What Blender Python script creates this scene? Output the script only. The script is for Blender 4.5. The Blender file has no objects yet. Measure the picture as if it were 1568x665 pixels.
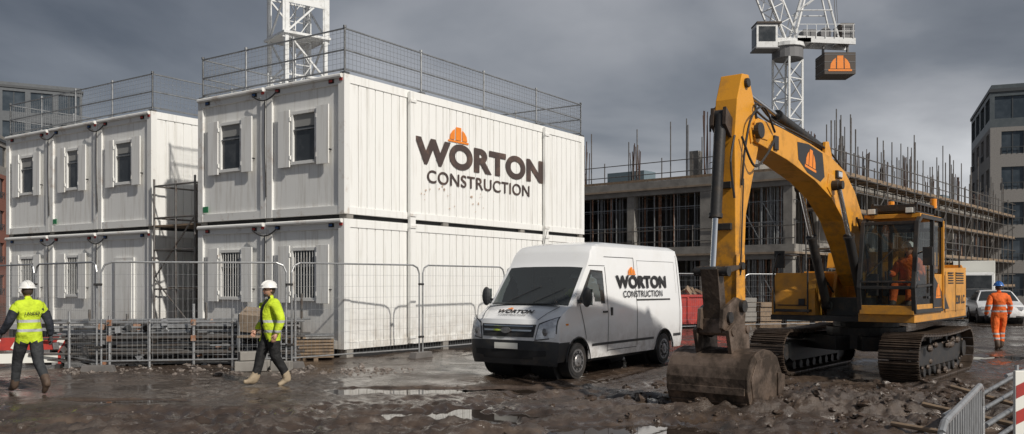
import bpy, math, random
import numpy as np
from mathutils import Vector, Matrix, Euler
random.seed(7); rs=np.random.RandomState(5)
scene=bpy.context.scene
def V(*a): return Vector(a)
# ---------------- materials
def mat(name,col,rough=.5,metal=0,col2=None,scale=3,lo=.45,hi=.7,streak=False,bump=0,bscale=30,coat=0,rough2=None,detail=6,spec=None):
    m=bpy.data.materials.new(name); m.use_nodes=True; nt=m.node_tree; N=nt.nodes; L=nt.links
    b=N['Principled BSDF']; b.inputs['Roughness'].default_value=rough; b.inputs['Metallic'].default_value=metal
    b.inputs['Base Color'].default_value=(*col,1)
    if coat: b.inputs['Coat Weight'].default_value=coat; b.inputs['Coat Roughness'].default_value=.08
    if spec is not None: b.inputs['Specular IOR Level'].default_value=spec
    tc=N.new('ShaderNodeTexCoord')
    if col2 is not None:
        mp=N.new('ShaderNodeMapping'); L.new(tc.outputs['Object'],mp.inputs[0])
        if streak: mp.inputs['Scale'].default_value=(5,5,.35)
        n=N.new('ShaderNodeTexNoise'); n.inputs['Scale'].default_value=scale; n.inputs['Detail'].default_value=detail; n.inputs['Roughness'].default_value=.65
        L.new(mp.outputs[0],n.inputs[0])
        r=N.new('ShaderNodeValToRGB'); r.color_ramp.elements[0].position=lo; r.color_ramp.elements[1].position=hi
        r.color_ramp.elements[0].color=(*col,1); r.color_ramp.elements[1].color=(*col2,1)
        L.new(n.outputs[0],r.inputs[0]); L.new(r.outputs[0],b.inputs['Base Color'])
        if rough2 is not None:
            mr=N.new('ShaderNodeMapRange'); mr.inputs[1].default_value=lo; mr.inputs[2].default_value=hi
            mr.inputs[3].default_value=rough; mr.inputs[4].default_value=rough2
            L.new(n.outputs[0],mr.inputs[0]); L.new(mr.outputs[0],b.inputs['Roughness'])
    if bump:
        n2=N.new('ShaderNodeTexNoise'); n2.inputs['Scale'].default_value=bscale; n2.inputs['Detail'].default_value=4
        L.new(tc.outputs['Object'],n2.inputs[0])
        bp=N.new('ShaderNodeBump'); bp.inputs['Strength'].default_value=bump; bp.inputs['Distance'].default_value=.02
        L.new(n2.outputs[0],bp.inputs['Height']); L.new(bp.outputs[0],b.inputs['Normal'])
    return m
def zdirt(m,z0,z1,col,amt=.8,scale=4,n0=.35,n1=.65):
    """mud splash towards the bottom of an object (object-space height, broken up by noise)"""
    nt=m.node_tree;N=nt.nodes;L=nt.links;b=N['Principled BSDF']
    tc=N.new('ShaderNodeTexCoord');sp=N.new('ShaderNodeSeparateXYZ');L.new(tc.outputs['Object'],sp.inputs[0])
    n=N.new('ShaderNodeTexNoise');n.inputs['Scale'].default_value=scale;n.inputs['Detail'].default_value=7;n.inputs['Roughness'].default_value=.7;L.new(tc.outputs['Object'],n.inputs[0])
    mr=N.new('ShaderNodeMapRange');mr.inputs[1].default_value=z1;mr.inputs[2].default_value=z0;L.new(sp.outputs[2],mr.inputs[0])
    ad=N.new('ShaderNodeMath');ad.operation='MULTIPLY';L.new(mr.outputs[0],ad.inputs[0])
    r=N.new('ShaderNodeMapRange');r.inputs[1].default_value=n0;r.inputs[2].default_value=n1;L.new(n.outputs[0],r.inputs[0]);L.new(r.outputs[0],ad.inputs[1])
    a2=N.new('ShaderNodeMath');a2.operation='MULTIPLY';a2.inputs[1].default_value=amt;L.new(ad.outputs[0],a2.inputs[0])
    mx=N.new('ShaderNodeMix');mx.data_type='RGBA';mx.inputs['B'].default_value=(*col,1)
    src=b.inputs['Base Color'].links[0].from_socket if b.inputs['Base Color'].links else None
    if src: L.new(src,mx.inputs['A'])
    else: mx.inputs['A'].default_value=b.inputs['Base Color'].default_value
    L.new(a2.outputs[0],mx.inputs['Factor']);L.new(mx.outputs['Result'],b.inputs['Base Color'])
    return m
cab_white=mat('cabin_paint',(.82,.82,.80),.5,0,(.55,.53,.48),1.6,.52,.88,streak=True,bump=.08,bscale=6)
zdirt(cab_white,.2,1.3,(.36,.30,.24),.6,3)
cab_front=mat('cabin_front_paint',(.83,.83,.81),.5,0,(.52,.49,.44),1.8,.48,.85,streak=True,bump=.08,bscale=6)
zdirt(cab_front,.2,1.3,(.33,.28,.23),.6,3)
cab_trim=mat('cabin_trim',(.76,.76,.74),.5,0,(.42,.33,.26),2.5,.55,.78,bump=.05)
rust=mat('rust',(.28,.13,.07),.8,0,(.5,.4,.33),5)
rust_p=mat('rust_fleck',(.50,.36,.27),.8,0,(.62,.55,.48),8)
dark=mat('dark_gap',(.015,.015,.016),.7)
black=mat('black_rubber',(.02,.02,.021),.6,0,(.06,.05,.042),6,.45,.75)
glass_d=mat('window_glass',(.035,.04,.045),.06,0,(.09,.095,.10),1.2)
blind=mat('window_blind',(.30,.30,.29),.7)
galv=mat('galvanised_steel',(.30,.31,.32),.45,.6,(.18,.18,.18),8)
galv_l=mat('light_galvanised_steel',(.42,.43,.44),.4,.6,(.28,.28,.28),8)
galv_d=mat('dull_scaffold_tube',(.17,.165,.16),.5,.5,(.11,.08,.06),6)
wire=mat('fence_wire',(.36,.37,.38),.5,.3)
white_st=mat('white_crane_steel',(.70,.71,.71),.45,0,(.42,.41,.39),4,.5,.8)
conc=mat('concrete',(.29,.275,.25),.85,0,(.16,.15,.14),1.5,.35,.75,bump=.2,bscale=8)
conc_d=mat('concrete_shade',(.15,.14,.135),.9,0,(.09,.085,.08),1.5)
ply=mat('plywood',(.28,.22,.165),.75,0,(.18,.145,.11),3)
timber=mat('timber',(.25,.18,.12),.8,0,(.13,.10,.075),6)
rebar=mat('rebar',(.09,.055,.045),.8,.2)
yel=mat('excavator_yellow',(.68,.30,.025),.42,0,(.36,.18,.05),2.6,.48,.8,bump=.08,bscale=20,rough2=.7)
zdirt(yel,.9,2.4,(.16,.11,.07),.65,5)
yel_arm=mat('arm_yellow',(.70,.31,.025),.4,0,(.36,.18,.045),3,.49,.8,bump=.08,bscale=20,rough2=.7)
zdirt(yel_arm,1.2,3.9,(.13,.085,.055),.75,6,.42,.62)
steel_mud=mat('muddy_steel',(.10,.073,.055),.42,.3,(.045,.033,.025),3,.4,.65,bump=.6,bscale=14)
bucket_m=mat('worn_bucket_steel',(.21,.155,.12),.36,.45,(.055,.040,.030),2.2,.42,.58,bump=.8,bscale=7,rough2=.75)
dark_st=mat('dark_steel',(.035,.034,.034),.5,.3,(.08,.06,.045),6,.5,.75,bump=.1)
chrome=mat('chrome_rod',(.7,.7,.7),.12,1)
van_w=mat('van_paint',(.82,.83,.84),.22,0,(.76,.76,.75),1.5,.5,.8,coat=.6)
zdirt(van_w,.3,1.0,(.26,.21,.17),.65,5)
van_pl=mat('van_grey_plastic',(.035,.037,.04),.5,0,(.08,.068,.055),4,.5,.75)
seam=mat('panel_seam',(.05,.05,.05),.7)
lamp_m=mat('headlamp_lens',(.62,.64,.67),.08,.3,(.38,.38,.40),9,coat=1)
amber=mat('amber_lens',(.8,.28,.02),.2)
redm=mat('red_paint',(.42,.04,.03),.5,0,(.25,.03,.03),4)
bluem=mat('blue_paint',(.03,.09,.25),.5)
silver=mat('wheel_silver',(.36,.36,.37),.4,.7,(.12,.1,.085),7,.45,.7)
plate=mat('number_plate',(.75,.75,.7),.4)
orange=mat('logo_orange',(.85,.25,.02),.5,0,(.7,.2,.03),4)
brown=mat('logo_brown',(.065,.045,.04),.5,0,(.16,.10,.075),2.2,.5,.72)
logo_k=mat('logo_black',(.018,.017,.018),.45)
def glassy(name,tr=.45,tint=(.75,.82,.82),c=.03):
    m=bpy.data.materials.new(name);m.use_nodes=True;nt=m.node_tree;N=nt.nodes;L=nt.links
    b=N['Principled BSDF'];b.inputs['Base Color'].default_value=(c,c*1.1,c*1.15,1);b.inputs['Roughness'].default_value=.03;b.inputs['Specular IOR Level'].default_value=.9
    t=N.new('ShaderNodeBsdfTransparent');t.inputs[0].default_value=(*tint,1)
    mx=N.new('ShaderNodeMixShader');mx.inputs[0].default_value=tr
    L.new(b.outputs[0],mx.inputs[1]);L.new(t.outputs[0],mx.inputs[2]);L.new(mx.outputs[0],N['Material Output'].inputs[0])
    return m
vglass=glassy('vehicle_glass',.40,c=.06); cglass=glassy('cab_glass',.62)  # vehicle glass: grey sky reflection put into a lighter base colour
# ---------------- mesh builder
class MB:
    def __init__(s): s.v=[];s.f=[];s.m=[]
    def add(s,vs,fs,m=0):
        o=len(s.v); s.v+= [tuple(p) for p in vs]; s.f+=[tuple(i+o for i in f) for f in fs]; s.m+=[m]*len(fs)
    def box(s,c,d,m=0,R=None):
        vs=[]
        for x in(-.5,.5):
            for y in(-.5,.5):
                for z in(-.5,.5):
                    p=Vector((x*d[0],y*d[1],z*d[2]))
                    if R is not None: p=R@p
                    vs.append(p+Vector(c))
        s.add(vs,[(0,1,3,2),(4,6,7,5),(0,4,5,1),(2,3,7,6),(0,2,6,4),(1,5,7,3)],m)
    def bx(s,a,b,m=0):
        s.box([(a[i]+b[i])/2 for i in range(3)],[abs(b[i]-a[i]) for i in range(3)],m)
    def cyl(s,a,b,r,m=0,n=8,r2=None,cap=True):
        a=Vector(a);b=Vector(b);d=b-a
        if d.length<1e-6: return
        q=d.to_track_quat('Z','Y'); r2=r if r2 is None else r2
        vs=[]
        for p,rr in((a,r),(b,r2)):
            for i in range(n):
                t=2*math.pi*(i+.5)/n; vs.append(p+q@Vector((rr*math.cos(t),rr*math.sin(t),0)))
        fs=[(i,(i+1)%n,n+(i+1)%n,n+i) for i in range(n)]
        if cap: fs+=[tuple(range(n-1,-1,-1)),tuple(range(n,2*n))]
        s.add(vs,fs,m)
    def tube(s,pts,r,m=0,n=6):
        for a,b in zip(pts[:-1],pts[1:]): s.cyl(a,b,r,m,n)
    def prism(s,poly,y0,y1,m=0):
        n=len(poly); vs=[(p[0],y0,p[1]) for p in poly]+[(p[0],y1,p[1]) for p in poly]
        s.add(vs,[(i,(i+1)%n,n+(i+1)%n,n+i) for i in range(n)]+[tuple(range(n-1,-1,-1)),tuple(range(n,2*n))],m)
    def sph(s,c,r,m=0,nu=12,nv=8,sc=(1,1,1),zmin=-2):
        vs=[];fs=[]
        for j in range(nv+1):
            ph=math.pi*j/nv
            for i in range(nu):
                t=2*math.pi*i/nu; z=max(math.cos(ph),zmin)
                vs.append((c[0]+r*sc[0]*math.sin(ph)*math.cos(t),c[1]+r*sc[1]*math.sin(ph)*math.sin(t),c[2]+r*sc[2]*z))
        for j in range(nv):
            for i in range(nu):
                fs.append((j*nu+i,(j+1)*nu+i,(j+1)*nu+(i+1)%nu,j*nu+(i+1)%nu))
        s.add(vs,fs,m)
    def obj(s,name,mats,parent=None,bevel=0,smooth=0,loc=None):
        me=bpy.data.meshes.new(name); me.from_pydata(s.v,[],s.f)
        for m in mats: me.materials.append(m)
        me.polygons.foreach_set('material_index',s.m)
        me.update(); 
        if smooth:
            import bmesh
            bm=bmesh.new();bm.from_mesh(me);bmesh.ops.remove_doubles(bm,verts=bm.verts,dist=.0005);bmesh.ops.recalc_face_normals(bm,faces=bm.faces);bm.to_mesh(me);bm.free()
            me.polygons.foreach_set('use_smooth',[True]*len(me.polygons)); me.set_sharp_from_angle(angle=math.radians(smooth))
        o=bpy.data.objects.new(name,me); scene.collection.objects.link(o)
        if parent: o.parent=parent
        if loc: o.location=loc
        if bevel:
            b=o.modifiers.new('bevel','BEVEL'); b.width=bevel; b.segments=2; b.limit_method='ANGLE'; b.angle_limit=math.radians(40)
        return o
def empty(name,loc=(0,0,0),rz=0):
    e=bpy.data.objects.new(name,None); scene.collection.objects.link(e); e.location=loc; e.rotation_euler=(0,0,rz); e.empty_display_size=.3
    return e
def textobj(name,body,w,h,origin,xd,yd,m,parent,off=.03,shear=0):
    cu=bpy.data.curves.new(name+'_c','FONT'); cu.body=body; cu.offset=off; cu.extrude=.0; cu.shear=shear; cu.space_character=1.06
    t=bpy.data.objects.new(name+'_t',cu); scene.collection.objects.link(t)
    dg=bpy.context.evaluated_depsgraph_get(); me=bpy.data.meshes.new_from_object(t.evaluated_get(dg))
    bpy.data.objects.remove(t)
    co=np.array([v.co[:] for v in me.vertices]); mn=co.min(0); mx=co.max(0)
    for v in me.vertices:
        v.co=((v.co.x-mn[0])/(mx[0]-mn[0])*w,(v.co.y-mn[1])/(mx[1]-mn[1])*h,0)
    me.materials.clear(); me.materials.append(m)
    o=bpy.data.objects.new(name,me); scene.collection.objects.link(o); o.parent=parent
    xd=Vector(xd).normalized(); yd=Vector(yd).normalized(); zd=xd.cross(yd)
    M=Matrix((xd,yd,zd)).transposed().to_4x4(); M.translation=Vector(origin); o.matrix_local=M
    return o
def helmet_icon(name,w,h,origin,xd,yd,m,parent):
    b=MB()
    lobes=[[(-.5,0),(.5,0),(.5,.12),(-.5,.12)],
           [(-.14,.16),(.14,.16),(.13,1.0),(-.13,1.0)],
           [(-.43,.16),(-.19,.16),(-.18,.86),(-.3,.72),(-.4,.48)],
           [(.19,.16),(.43,.16),(.4,.48),(.3,.72),(.18,.86)]]
    for l in lobes: b.add([(p[0]*w,p[1]*h,0) for p in l],[tuple(range(len(l)))],0)
    o=b.obj(name,[m],parent)
    xd=Vector(xd).normalized(); yd=Vector(yd).normalized(); zd=xd.cross(yd)
    M=Matrix((xd,yd,zd)).transposed().to_4x4(); M.translation=Vector(origin); o.matrix_local=M
def lattice(b,p0,p1,w,bay,rc,rd,m=0,rot=0,w2=None):
    p0=Vector(p0);p1=Vector(p1);d=p1-p0;L=d.length;q=d.to_track_quat('Z','Y');n=max(1,round(L/bay)); w2=w if w2 is None else w2
    def P(i,k):
        t=i/n; ww=(w+(w2-w)*t)/2; a=rot+math.pi/2*k+math.pi/4
        return p0+d*t+q@Vector((ww*1.414*math.cos(a),ww*1.414*math.sin(a),0))
    for k in range(4):
        b.cyl(P(0,k),P(n,k),rc,m,4)
        for i in range(n):
            b.cyl(P(i,k),P(i,(k+1)%4),rd,m,4,cap=False)
            if i%2: b.cyl(P(i,k),P(i+1,(k+1)%4),rd,m,4,cap=False)
            else: b.cyl(P(i,(k+1)%4),P(i+1,k),rd,m,4,cap=False)
UX,UY=.567,.824
RC=math.atan2(UY,UX)
# ---------------- ground
tab=rs.rand(256,256)
def vn(x,y,f,s=0):
    x=x*f+s*17.3+1000;y=y*f+s*9.1+1000;xi=np.floor(x).astype(int);yi=np.floor(y).astype(int);fx=x-xi;fy=y-yi
    fx=fx*fx*(3-2*fx);fy=fy*fy*(3-2*fy);a=lambda i,j:tab[(xi+i)%256,(yi+j)%256]
    return (a(0,0)*(1-fx)+a(1,0)*fx)*(1-fy)+(a(0,1)*(1-fx)+a(1,1)*fx)*fy
def sst(a,b,x):
    t=np.clip((x-a)/(b-a),0,1);return t*t*(3-2*t)
WL=-.030
PUD=[(-.85,12.05,1.25,.48),(1.55,10.9,1.0,.45),(-4.9,11.4,1.2,.25),(-1.9,14.9,1.3,.45),(5.6,10.7,.8,.2),(-5.9,13.6,.9,.22),(1.9,13.9,.6,.25),(.2,15.0,.7,.35),(4.9,17.2,.7,.3),(11.5,21.5,1.5,.5)]
RUTS=((-.1,14,1.0,.22,.04,0),(-1.8,14,1.0,.22,.035,1),(2.0,11.4,.12,.28,.06,2),(3.0,10.4,.08,.25,.05,3),(-4,12.4,.05,.25,.04,4),(6,11.6,-.05,.3,.06,6),(-3,10.9,.10,.24,.05,7),(-1,13.2,.45,.22,.04,8),(-2.2,13.0,.5,.22,.04,9),(8,20,.7,.25,.05,5),(9.8,20,.72,.25,.05,10))
def gh(x,y):
    x=np.asarray(x,float);y=np.asarray(y,float)
    h=.05*(vn(x,y,.45,1)-.5)+.03*(vn(x,y,1.7,2)-.5)
    rough=.12+.88*sst(.35,.75,vn(x,y,.4,9))
    h+=rough*(.030*(vn(x,y,5,3)-.5)+.026*(vn(x,y,11,4)-.5)+.014*(vn(x,y,19,14)-.5))
    e=np.exp(-(((x-5.4)/2.8)**2+((y-13.2)/2.4)**2))+.7*np.exp(-(((x-8.8)/3.6)**2+((y-14.0)/2.0)**2))+.35*np.exp(-(((x-5)/4)**2+((y-10.3)/1.0)**2))
    e=np.clip(e,0,1)
    ridge=1-np.abs(2*vn(x,y,1.9,5)-1); rd2=1-np.abs(2*vn(x,y,4.3,6)-1); rd3=1-np.abs(2*vn(x,y,8.7,16)-1)
    h+=e*(.11*(ridge-.55)+.09*(rd2-.5)+.075*(rd3-.5)+.05*(vn(x,y,15,7)-.5)+.02*(vn(x,y,21,17)-.5)+.03)
    h+=.12*np.exp(-(((x-4.1)/.9)**2+((y-12.8)/.6)**2))*(0.4+.9*rd2)
    h+=.08*np.exp(-(((x-2.7)/.9)**2+((y-12.3)/.3)**2))*rd2
    for (ox,oy,ang,wd,dp,ph) in RUTS:
        d=-(x-ox)*math.sin(ang)+(y-oy)*math.cos(ang)+.4*(vn(x,y,.25,20+ph)-.5)
        al=(x-ox)*math.cos(ang)+(y-oy)*math.sin(ang)
        fade=.35+.65*vn(al,d*0,.3,30+ph)
        w=np.exp(-(d/wd)**2); h+= fade*(-dp*w+dp*.8*np.exp(-((np.abs(d)-wd*1.6)/(wd*.45))**2)*(.5+rd3))
        h+= .016*fade*w*np.clip(3*np.sin(al*26+np.abs(d)*14),-1,1)
    far=1-.6*sst(22,34,y); h*=far
    for (cx,cy,rx,ry) in PUD:
        dd=((x-cx)/rx)**2+((y-cy)/ry)**2+.8*(vn(x,y,1.6,11)-.5)+.5*(vn(x,y,5,12)-.5)
        mk=1-sst(.8,1.6,dd); h=h*(1-mk)-.065*mk
    for (cx,cy,r) in ((1.14,16.6,.5),(3.3,19.8,.5),(-.3,17.6,.5),(1.8,20.8,.5),(-7.8,14.4,.5),(-4.24,15.5,.5),(13.05,23.9,.6),(7.1,17.9,2.3)):
        mk=1-sst(.5,1.2,np.hypot(x-cx,y-cy)/r); h=h*(1-mk)
    return h
def axis(fine0,fine1,step,lo,hi,g=1.16):
    a=list(np.arange(fine0,fine1,step)); s=step
    while a[-1]<hi: s*=g; a.append(a[-1]+s)
    s=step; b=[fine0]
    while b[-1]>lo: s*=g; b.append(b[-1]-s)
    return np.array(b[1:][::-1]+a)
gx=axis(-9.5,11.5,.04,-700,700); gy=axis(9.3,19.5,.035,-60,900,1.10)
X,Y=np.meshgrid(gx,gy); Z=gh(X,Y); Z[Y>60]*=0
nx,ny=len(gx),len(gy)
me=bpy.data.meshes.new('ground'); vs=np.stack([X.ravel(),Y.ravel(),Z.ravel()],1)
idx=np.arange(nx*ny).reshape(ny,nx); fc=np.stack([idx[:-1,:-1].ravel(),idx[:-1,1:].ravel(),idx[1:,1:].ravel(),idx[1:,:-1].ravel()],1)
me.from_pydata(vs.tolist(),[],fc.tolist()); me.polygons.foreach_set('use_smooth',[True]*len(me.polygons)); me.update()
go=bpy.data.objects.new('ground',me); scene.collection.objects.link(go)
gm=bpy.data.materials.new('wet_mud'); gm.use_nodes=True; nt=gm.node_tree; N=nt.nodes; L=nt.links; b=N['Principled BSDF']
tc=N.new('ShaderNodeTexCoord')
def noise(sc,det=6,ro=.6):
    n=N.new('ShaderNodeTexNoise'); n.inputs['Scale'].default_value=sc;n.inputs['Detail'].default_value=det;n.inputs['Roughness'].default_value=ro;L.new(tc.outputs['Object'],n.inputs[0]);return n
n1=noise(.45,5);n2=noise(3.5,8,.7);n3=noise(22,6,.7);n4=noise(.8,5,.65)
r1=N.new('ShaderNodeValToRGB');cr=r1.color_ramp;cr.elements[0].position=.34;cr.elements[0].color=(.030,.021,.016,1);cr.elements[1].position=.68;cr.elements[1].color=(.135,.10,.075,1)
e=cr.elements.new(.5);e.color=(.062,.044,.033,1)
mx=N.new('ShaderNodeMix');mx.data_type='FLOAT';mx.inputs[0].default_value=.55;L.new(n1.outputs[0],mx.inputs[2]);L.new(n2.outputs[0],mx.inputs[3])
L.new(mx.outputs[0],r1.inputs[0])
L.new(r1.outputs[0],b.inputs['Base Color'])
sp=N.new('ShaderNodeSeparateXYZ');L.new(tc.outputs['Object'],sp.inputs[0])
hz=N.new('ShaderNodeMapRange');hz.inputs[1].default_value=-.04;hz.inputs[2].default_value=.06;hz.inputs[3].default_value=-.16;hz.inputs[4].default_value=.16;L.new(sp.outputs[2],hz.inputs[0])
aw=N.new('ShaderNodeMath');aw.operation='ADD';L.new(n4.outputs[0],aw.inputs[0]);L.new(hz.outputs[0],aw.inputs[1])
mr=N.new('ShaderNodeMapRange');mr.inputs[1].default_value=.42;mr.inputs[2].default_value=.70;mr.inputs[3].default_value=.08;mr.inputs[4].default_value=.48;L.new(aw.outputs[0],mr.inputs[0])
L.new(mr.outputs[0],b.inputs['Roughness'])
ad=N.new('ShaderNodeMath');ad.operation='ADD';L.new(n3.outputs[0],ad.inputs[0]);L.new(n2.outputs[0],ad.inputs[1])
bs=N.new('ShaderNodeMapRange');bs.inputs[1].default_value=.42;bs.inputs[2].default_value=.64;bs.inputs[3].default_value=.06;bs.inputs[4].default_value=.8;L.new(aw.outputs[0],bs.inputs[0])
bp=N.new('ShaderNodeBump');L.new(bs.outputs[0],bp.inputs['Strength']);bp.inputs['Distance'].default_value=.04;L.new(ad.outputs[0],bp.inputs['Height']);L.new(bp.outputs[0],b.inputs['Normal'])
b.inputs['Specular IOR Level'].default_value=.9
me.materials.append(gm)
water=mat('puddle_water',(.045,.034,.027),.015,0,bump=.015,bscale=4,spec=.8)
for (cx,cy,rx,ry) in PUD:
    w=MB(); n=28; w.add([(1.5*rx*math.cos(2*math.pi*i/n),1.6*ry*math.sin(2*math.pi*i/n),0) for i in range(n)],[tuple(range(n))],0)
    w.obj('puddle',[water],loc=(cx,cy,WL))
def clods(name,cnt,fn,m,s0,s1):
    b=MB()
    for _ in range(cnt):
        x,y=fn(); s=s0+(s1-s0)*random.random()**4; z=float(gh(x,y))
        o=len(b.v); b.sph((x,y,z+s*.05),s,0,7,5,(random.uniform(.7,1.4),random.uniform(.7,1.3),random.uniform(.4,.8)))
        for i in range(o,len(b.v)):
            p=b.v[i]; b.v[i]=(p[0]+random.uniform(-.3,.3)*s,p[1]+random.uniform(-.3,.3)*s,p[2]+random.uniform(-.28,.28)*s)
    return b.obj(name,[m])
clod_m=mat('clod_mud',(.075,.053,.04),.35,0,(.035,.025,.019),6,bump=.8,bscale=25)
stone_m=mat('stone',(.20,.17,.15),.4,0,(.09,.072,.06),8,bump=.3)
clods('mud_clods',900,lambda:(random.gauss(5.2,2.4),abs(random.gauss(2.4,1.6))+10.5),clod_m,.012,.11)
clods('gravel',500,lambda:(random.uniform(-9,8),random.uniform(10,19)),stone_m,.005,.020)
clods('rubble_stones',260,lambda:(random.uniform(-9,-2),random.gauss(17.9,.5)),stone_m,.02,.09)
# ---------------- site cabins
greenm=mat('green_label',(.03,.22,.09),.5)
def cabin_block(name,loc,nu,length,logo):
    P=empty(name,loc,RC); UW=2.75; W=UW*nu
    for lv in range(2):
        z0=(.22,3.40)[lv]; z1=(3.29,6.68)[lv]
        for u in range(nu):
            y0=u*UW+.015; y1=(u+1)*UW-.015
            b=MB()
            b.bx((.06,y0+.05,z0+.05),(length-.05,y1-.05,z1-.05),0)
            for yy in(y0,y1-.2): b.bx((0,yy,z0),(.17,yy+.2,z1),1)
            b.bx((0.01,y0+.2,z0),(.17,y1-.2,z0+.2),1); b.bx((.005,y0+.2,z1-.24),(.17,y1-.2,z1),1)
            b.cyl((-.03,y0+.05,z1-.05),(-.03,y1-.05,z1-.05),.055,1,8)
            for yy in(y0+.42,y1-.42): b.box((-.0,yy,z1-.15),(.05,.16,.09),3); b.box((-.03,yy,z1-.15),(.03,.1,.05),4 if (u+lv)%2 else 5)
            b.box((-.012,y0+.1,z1-.13),(.02,.1,.07),4)
            if (u+lv)%2==0: b.box((-.003,y1-.33,z0+.32),(.01,.22,.16),9)
            yc=(y0+y1)/2; wz0=(1.42,4.74)[lv]; wz1=wz0+1.14; hw=.38 if not(nu==3 and u==1) else .3
            if nu==3 and u==0 and lv==0:
                b.bx((-.0,yc-.5,z0+.25),(.05,yc+.5,z0+2.3),1); b.bx((.0,yc-.42,z0+.3),(-.02,yc+.42,z0+2.2),0)
            else:
                b.bx((-.02,yc-hw-.07,wz0-.08),(.055,yc+hw+.07,wz0),1); b.bx((-.02,yc-hw-.07,wz1),(.055,yc+hw+.07,wz1+.08),1)
                b.bx((-.02,yc-hw-.07,wz0),(.055,yc-hw,wz1),1); b.bx((-.02,yc+hw,wz0),(.055,yc+hw+.07,wz1),1)
                b.bx((.04,yc-hw,wz0),(.057,yc+hw,wz1),2)
                if lv: b.bx((.028,yc-hw+.03,wz1-.3),(.036,yc+hw-.03,wz1),8)
                b.bx((.0,yc-hw,wz0+.75),(.026,yc+hw,wz0+.78),6)
                if lv==0:
                    for k in range(7): b.cyl((.0,yc-hw+.1*k+.08,wz0),(.0,yc-hw+.1*k+.08,wz1),.009,1,4)
                for sg in(-1,1):
                    a=yc+sg*(hw+.09); c=yc+sg*(hw+.50)
                    b.bx((-.05,min(a,c),wz0-.13),(-.015,max(a,c),wz1+.13),0)
                    for zz in(wz0+.1,wz1-.1): b.box((-.03,yc+sg*(hw+.08),zz),(.05,.04,.1),1)
                    b.cyl((-.03,c,wz0+.2),(.05,c,wz0+.2),.02,3,6)
            if u==0:
                b.bx((.2,y0+.0,z0),(length-.2,y0+.12,z0+.17),7); b.bx((.2,y0,z1-.2),(length-.2,y0+.12,z1),7)
                b.bx((0.17,y0,z0),(.2,y0+.12,z1),7); b.bx((length-.2,y0,z0),(length,y0+.12,z1),7)
                x=.2; 
                while x<length-.21:
                    xe=min(x+.29,length-.2); b.bx((x+.014,y0+.022,z0+.17),(xe-.014,y0+.07,z1-.2),7); x=xe
            if u==nu-1: b.bx((.2,y1-.04,z0),(length,y1,z1),0)
            b.obj('cabin_unit_%d_%d'%(lv,u),[cab_front,cab_trim,glass_d,dark,redm,bluem,galv,cab_white,blind,greenm],P,bevel=.012)
        b=MB(); b.bx((.12,.12,z0-.25 if lv==0 else z0-.12),(length-.1,W-.1,z0+.02),0)  # near-black fill stands in for the shade in gaps below each cabin level
        for x in (0.1,length*.33,length*.66,length-.3):
            for u in range(nu+1): b.box((x+.1,min(max(u*UW,.15),W-.15),z0-.12 if lv==0 else z0-.055),(.22,.24,.22 if lv==0 else .10),1)
        b.obj('pads_and_gap_shade_%d'%lv,[dark,conc],P)
    b=MB()
    if logo:
        for x in(2.32,8.68): b.bx((x-.1,-.09,.25),(x+.1,-.004,6.63),0)
        for x in(2.32,8.68):
            for z in (3.2,3.5,.4,6.4): b.box((x,-.1,z),(.26,.03,.07),1)
    for u in range(nu): b.cyl((.2,u*UW+.2,6.66),(.2,u*UW+.2,6.75),.05,1,6)
    for lv in range(2):
        for u in range(nu-1):
            y=(u+1)*UW; z=6.52 if lv else 3.13
            pts=[(-.06,y+.45*(t/8-.5)*2,z-.02-.16*(1-((t/8-.5)*2)**2)) for t in range(9)]
            b.tube(pts,.018,2,5); b.tube([(-.03,y,z-.15),(-.03,y+.02,z-1.2),(-.02,y-.02,z-2.6)],.015,2,5)
    b.obj('downpipes_and_cables',[cab_white,cab_trim,black],P)
    b=MB(); zt=6.68
    def run(p,q,n):
        p=Vector(p);q=Vector(q)
        for i in range(n+1):
            a=p.lerp(q,i/n); b.cyl(a,a+V(0,0,1.12),.026,0,6); b.box(a+V(0,0,.03),(.16,.16,.05),0); b.cyl(a+V(0,0,1.09),a+V(0,0,1.15),.04,0,6)
        for h in(1.08,.58,.12): b.cyl(p+V(0,0,h),q+V(0,0,h),.022,0,6)
        L=(q-p).length; k=int(L/.13)
        for i in range(k):
            a=p.lerp(q,i/k); b.cyl(a+V(0,0,.12),a+V(0,0,1.06),.004,1,3,cap=False)
        for i in range(8): b.cyl(p+V(0,0,.15+i*.12),q+V(0,0,.15+i*.12),.004,1,3,cap=False)
    run((.1,.1,zt),(length-.1,.1,zt),4); run((.1,.1,zt),(.1,W-.1,zt),2*nu-(1 if nu==2 else 2)); run((.1,W-.1,zt),(length-.1,W-.1,zt),5); run((length-.1,.1,zt),(length-.1,W-.1,zt),2)
    b.obj('guard_rail',[galv,wire],P)
    b=MB()
    b.box((3.5,1.2,6.75),(2.4,.22,.05),0);b.box((5.5,.8,6.76),(1.8,.22,.06),0,Euler((0,0,.2)).to_matrix());b.box((7.2,1.5,6.85),(.8,.6,.3),1)
    b.obj('roof_boards_and_unit',[timber,conc],P)
    if logo:
        textobj('lettering_large','WORTON',6.1,.70,(2.50,.0135,4.87),(1,0,0),(0,0,1),brown,P,.05)
        textobj('lettering_small','CONSTRUCTION',4.85,.34,(3.0,.0135,4.40),(1,0,0),(0,0,1),brown,P,.012)
        helmet_icon('helmet_emblem',.9,.42,(4.33,.0125,5.60),(1,0,0),(0,0,1),orange,P)
        r=MB(); random.seed(3)
        for i in range(26):
            x=random.gauss(3.3,.5) if i%2 else random.gauss(5.3,.4); z=random.gauss(4.1,.15); s=random.uniform(.01,.04)
            if x<2.5: continue
            k=6; r.add([(x+s*random.uniform(.5,1.2)*math.cos(j*math.pi*2/k),.0125,z+s*random.uniform(.5,1.2)*math.sin(j*math.pi*2/k)) for j in range(k)],[tuple(range(k))])
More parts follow.
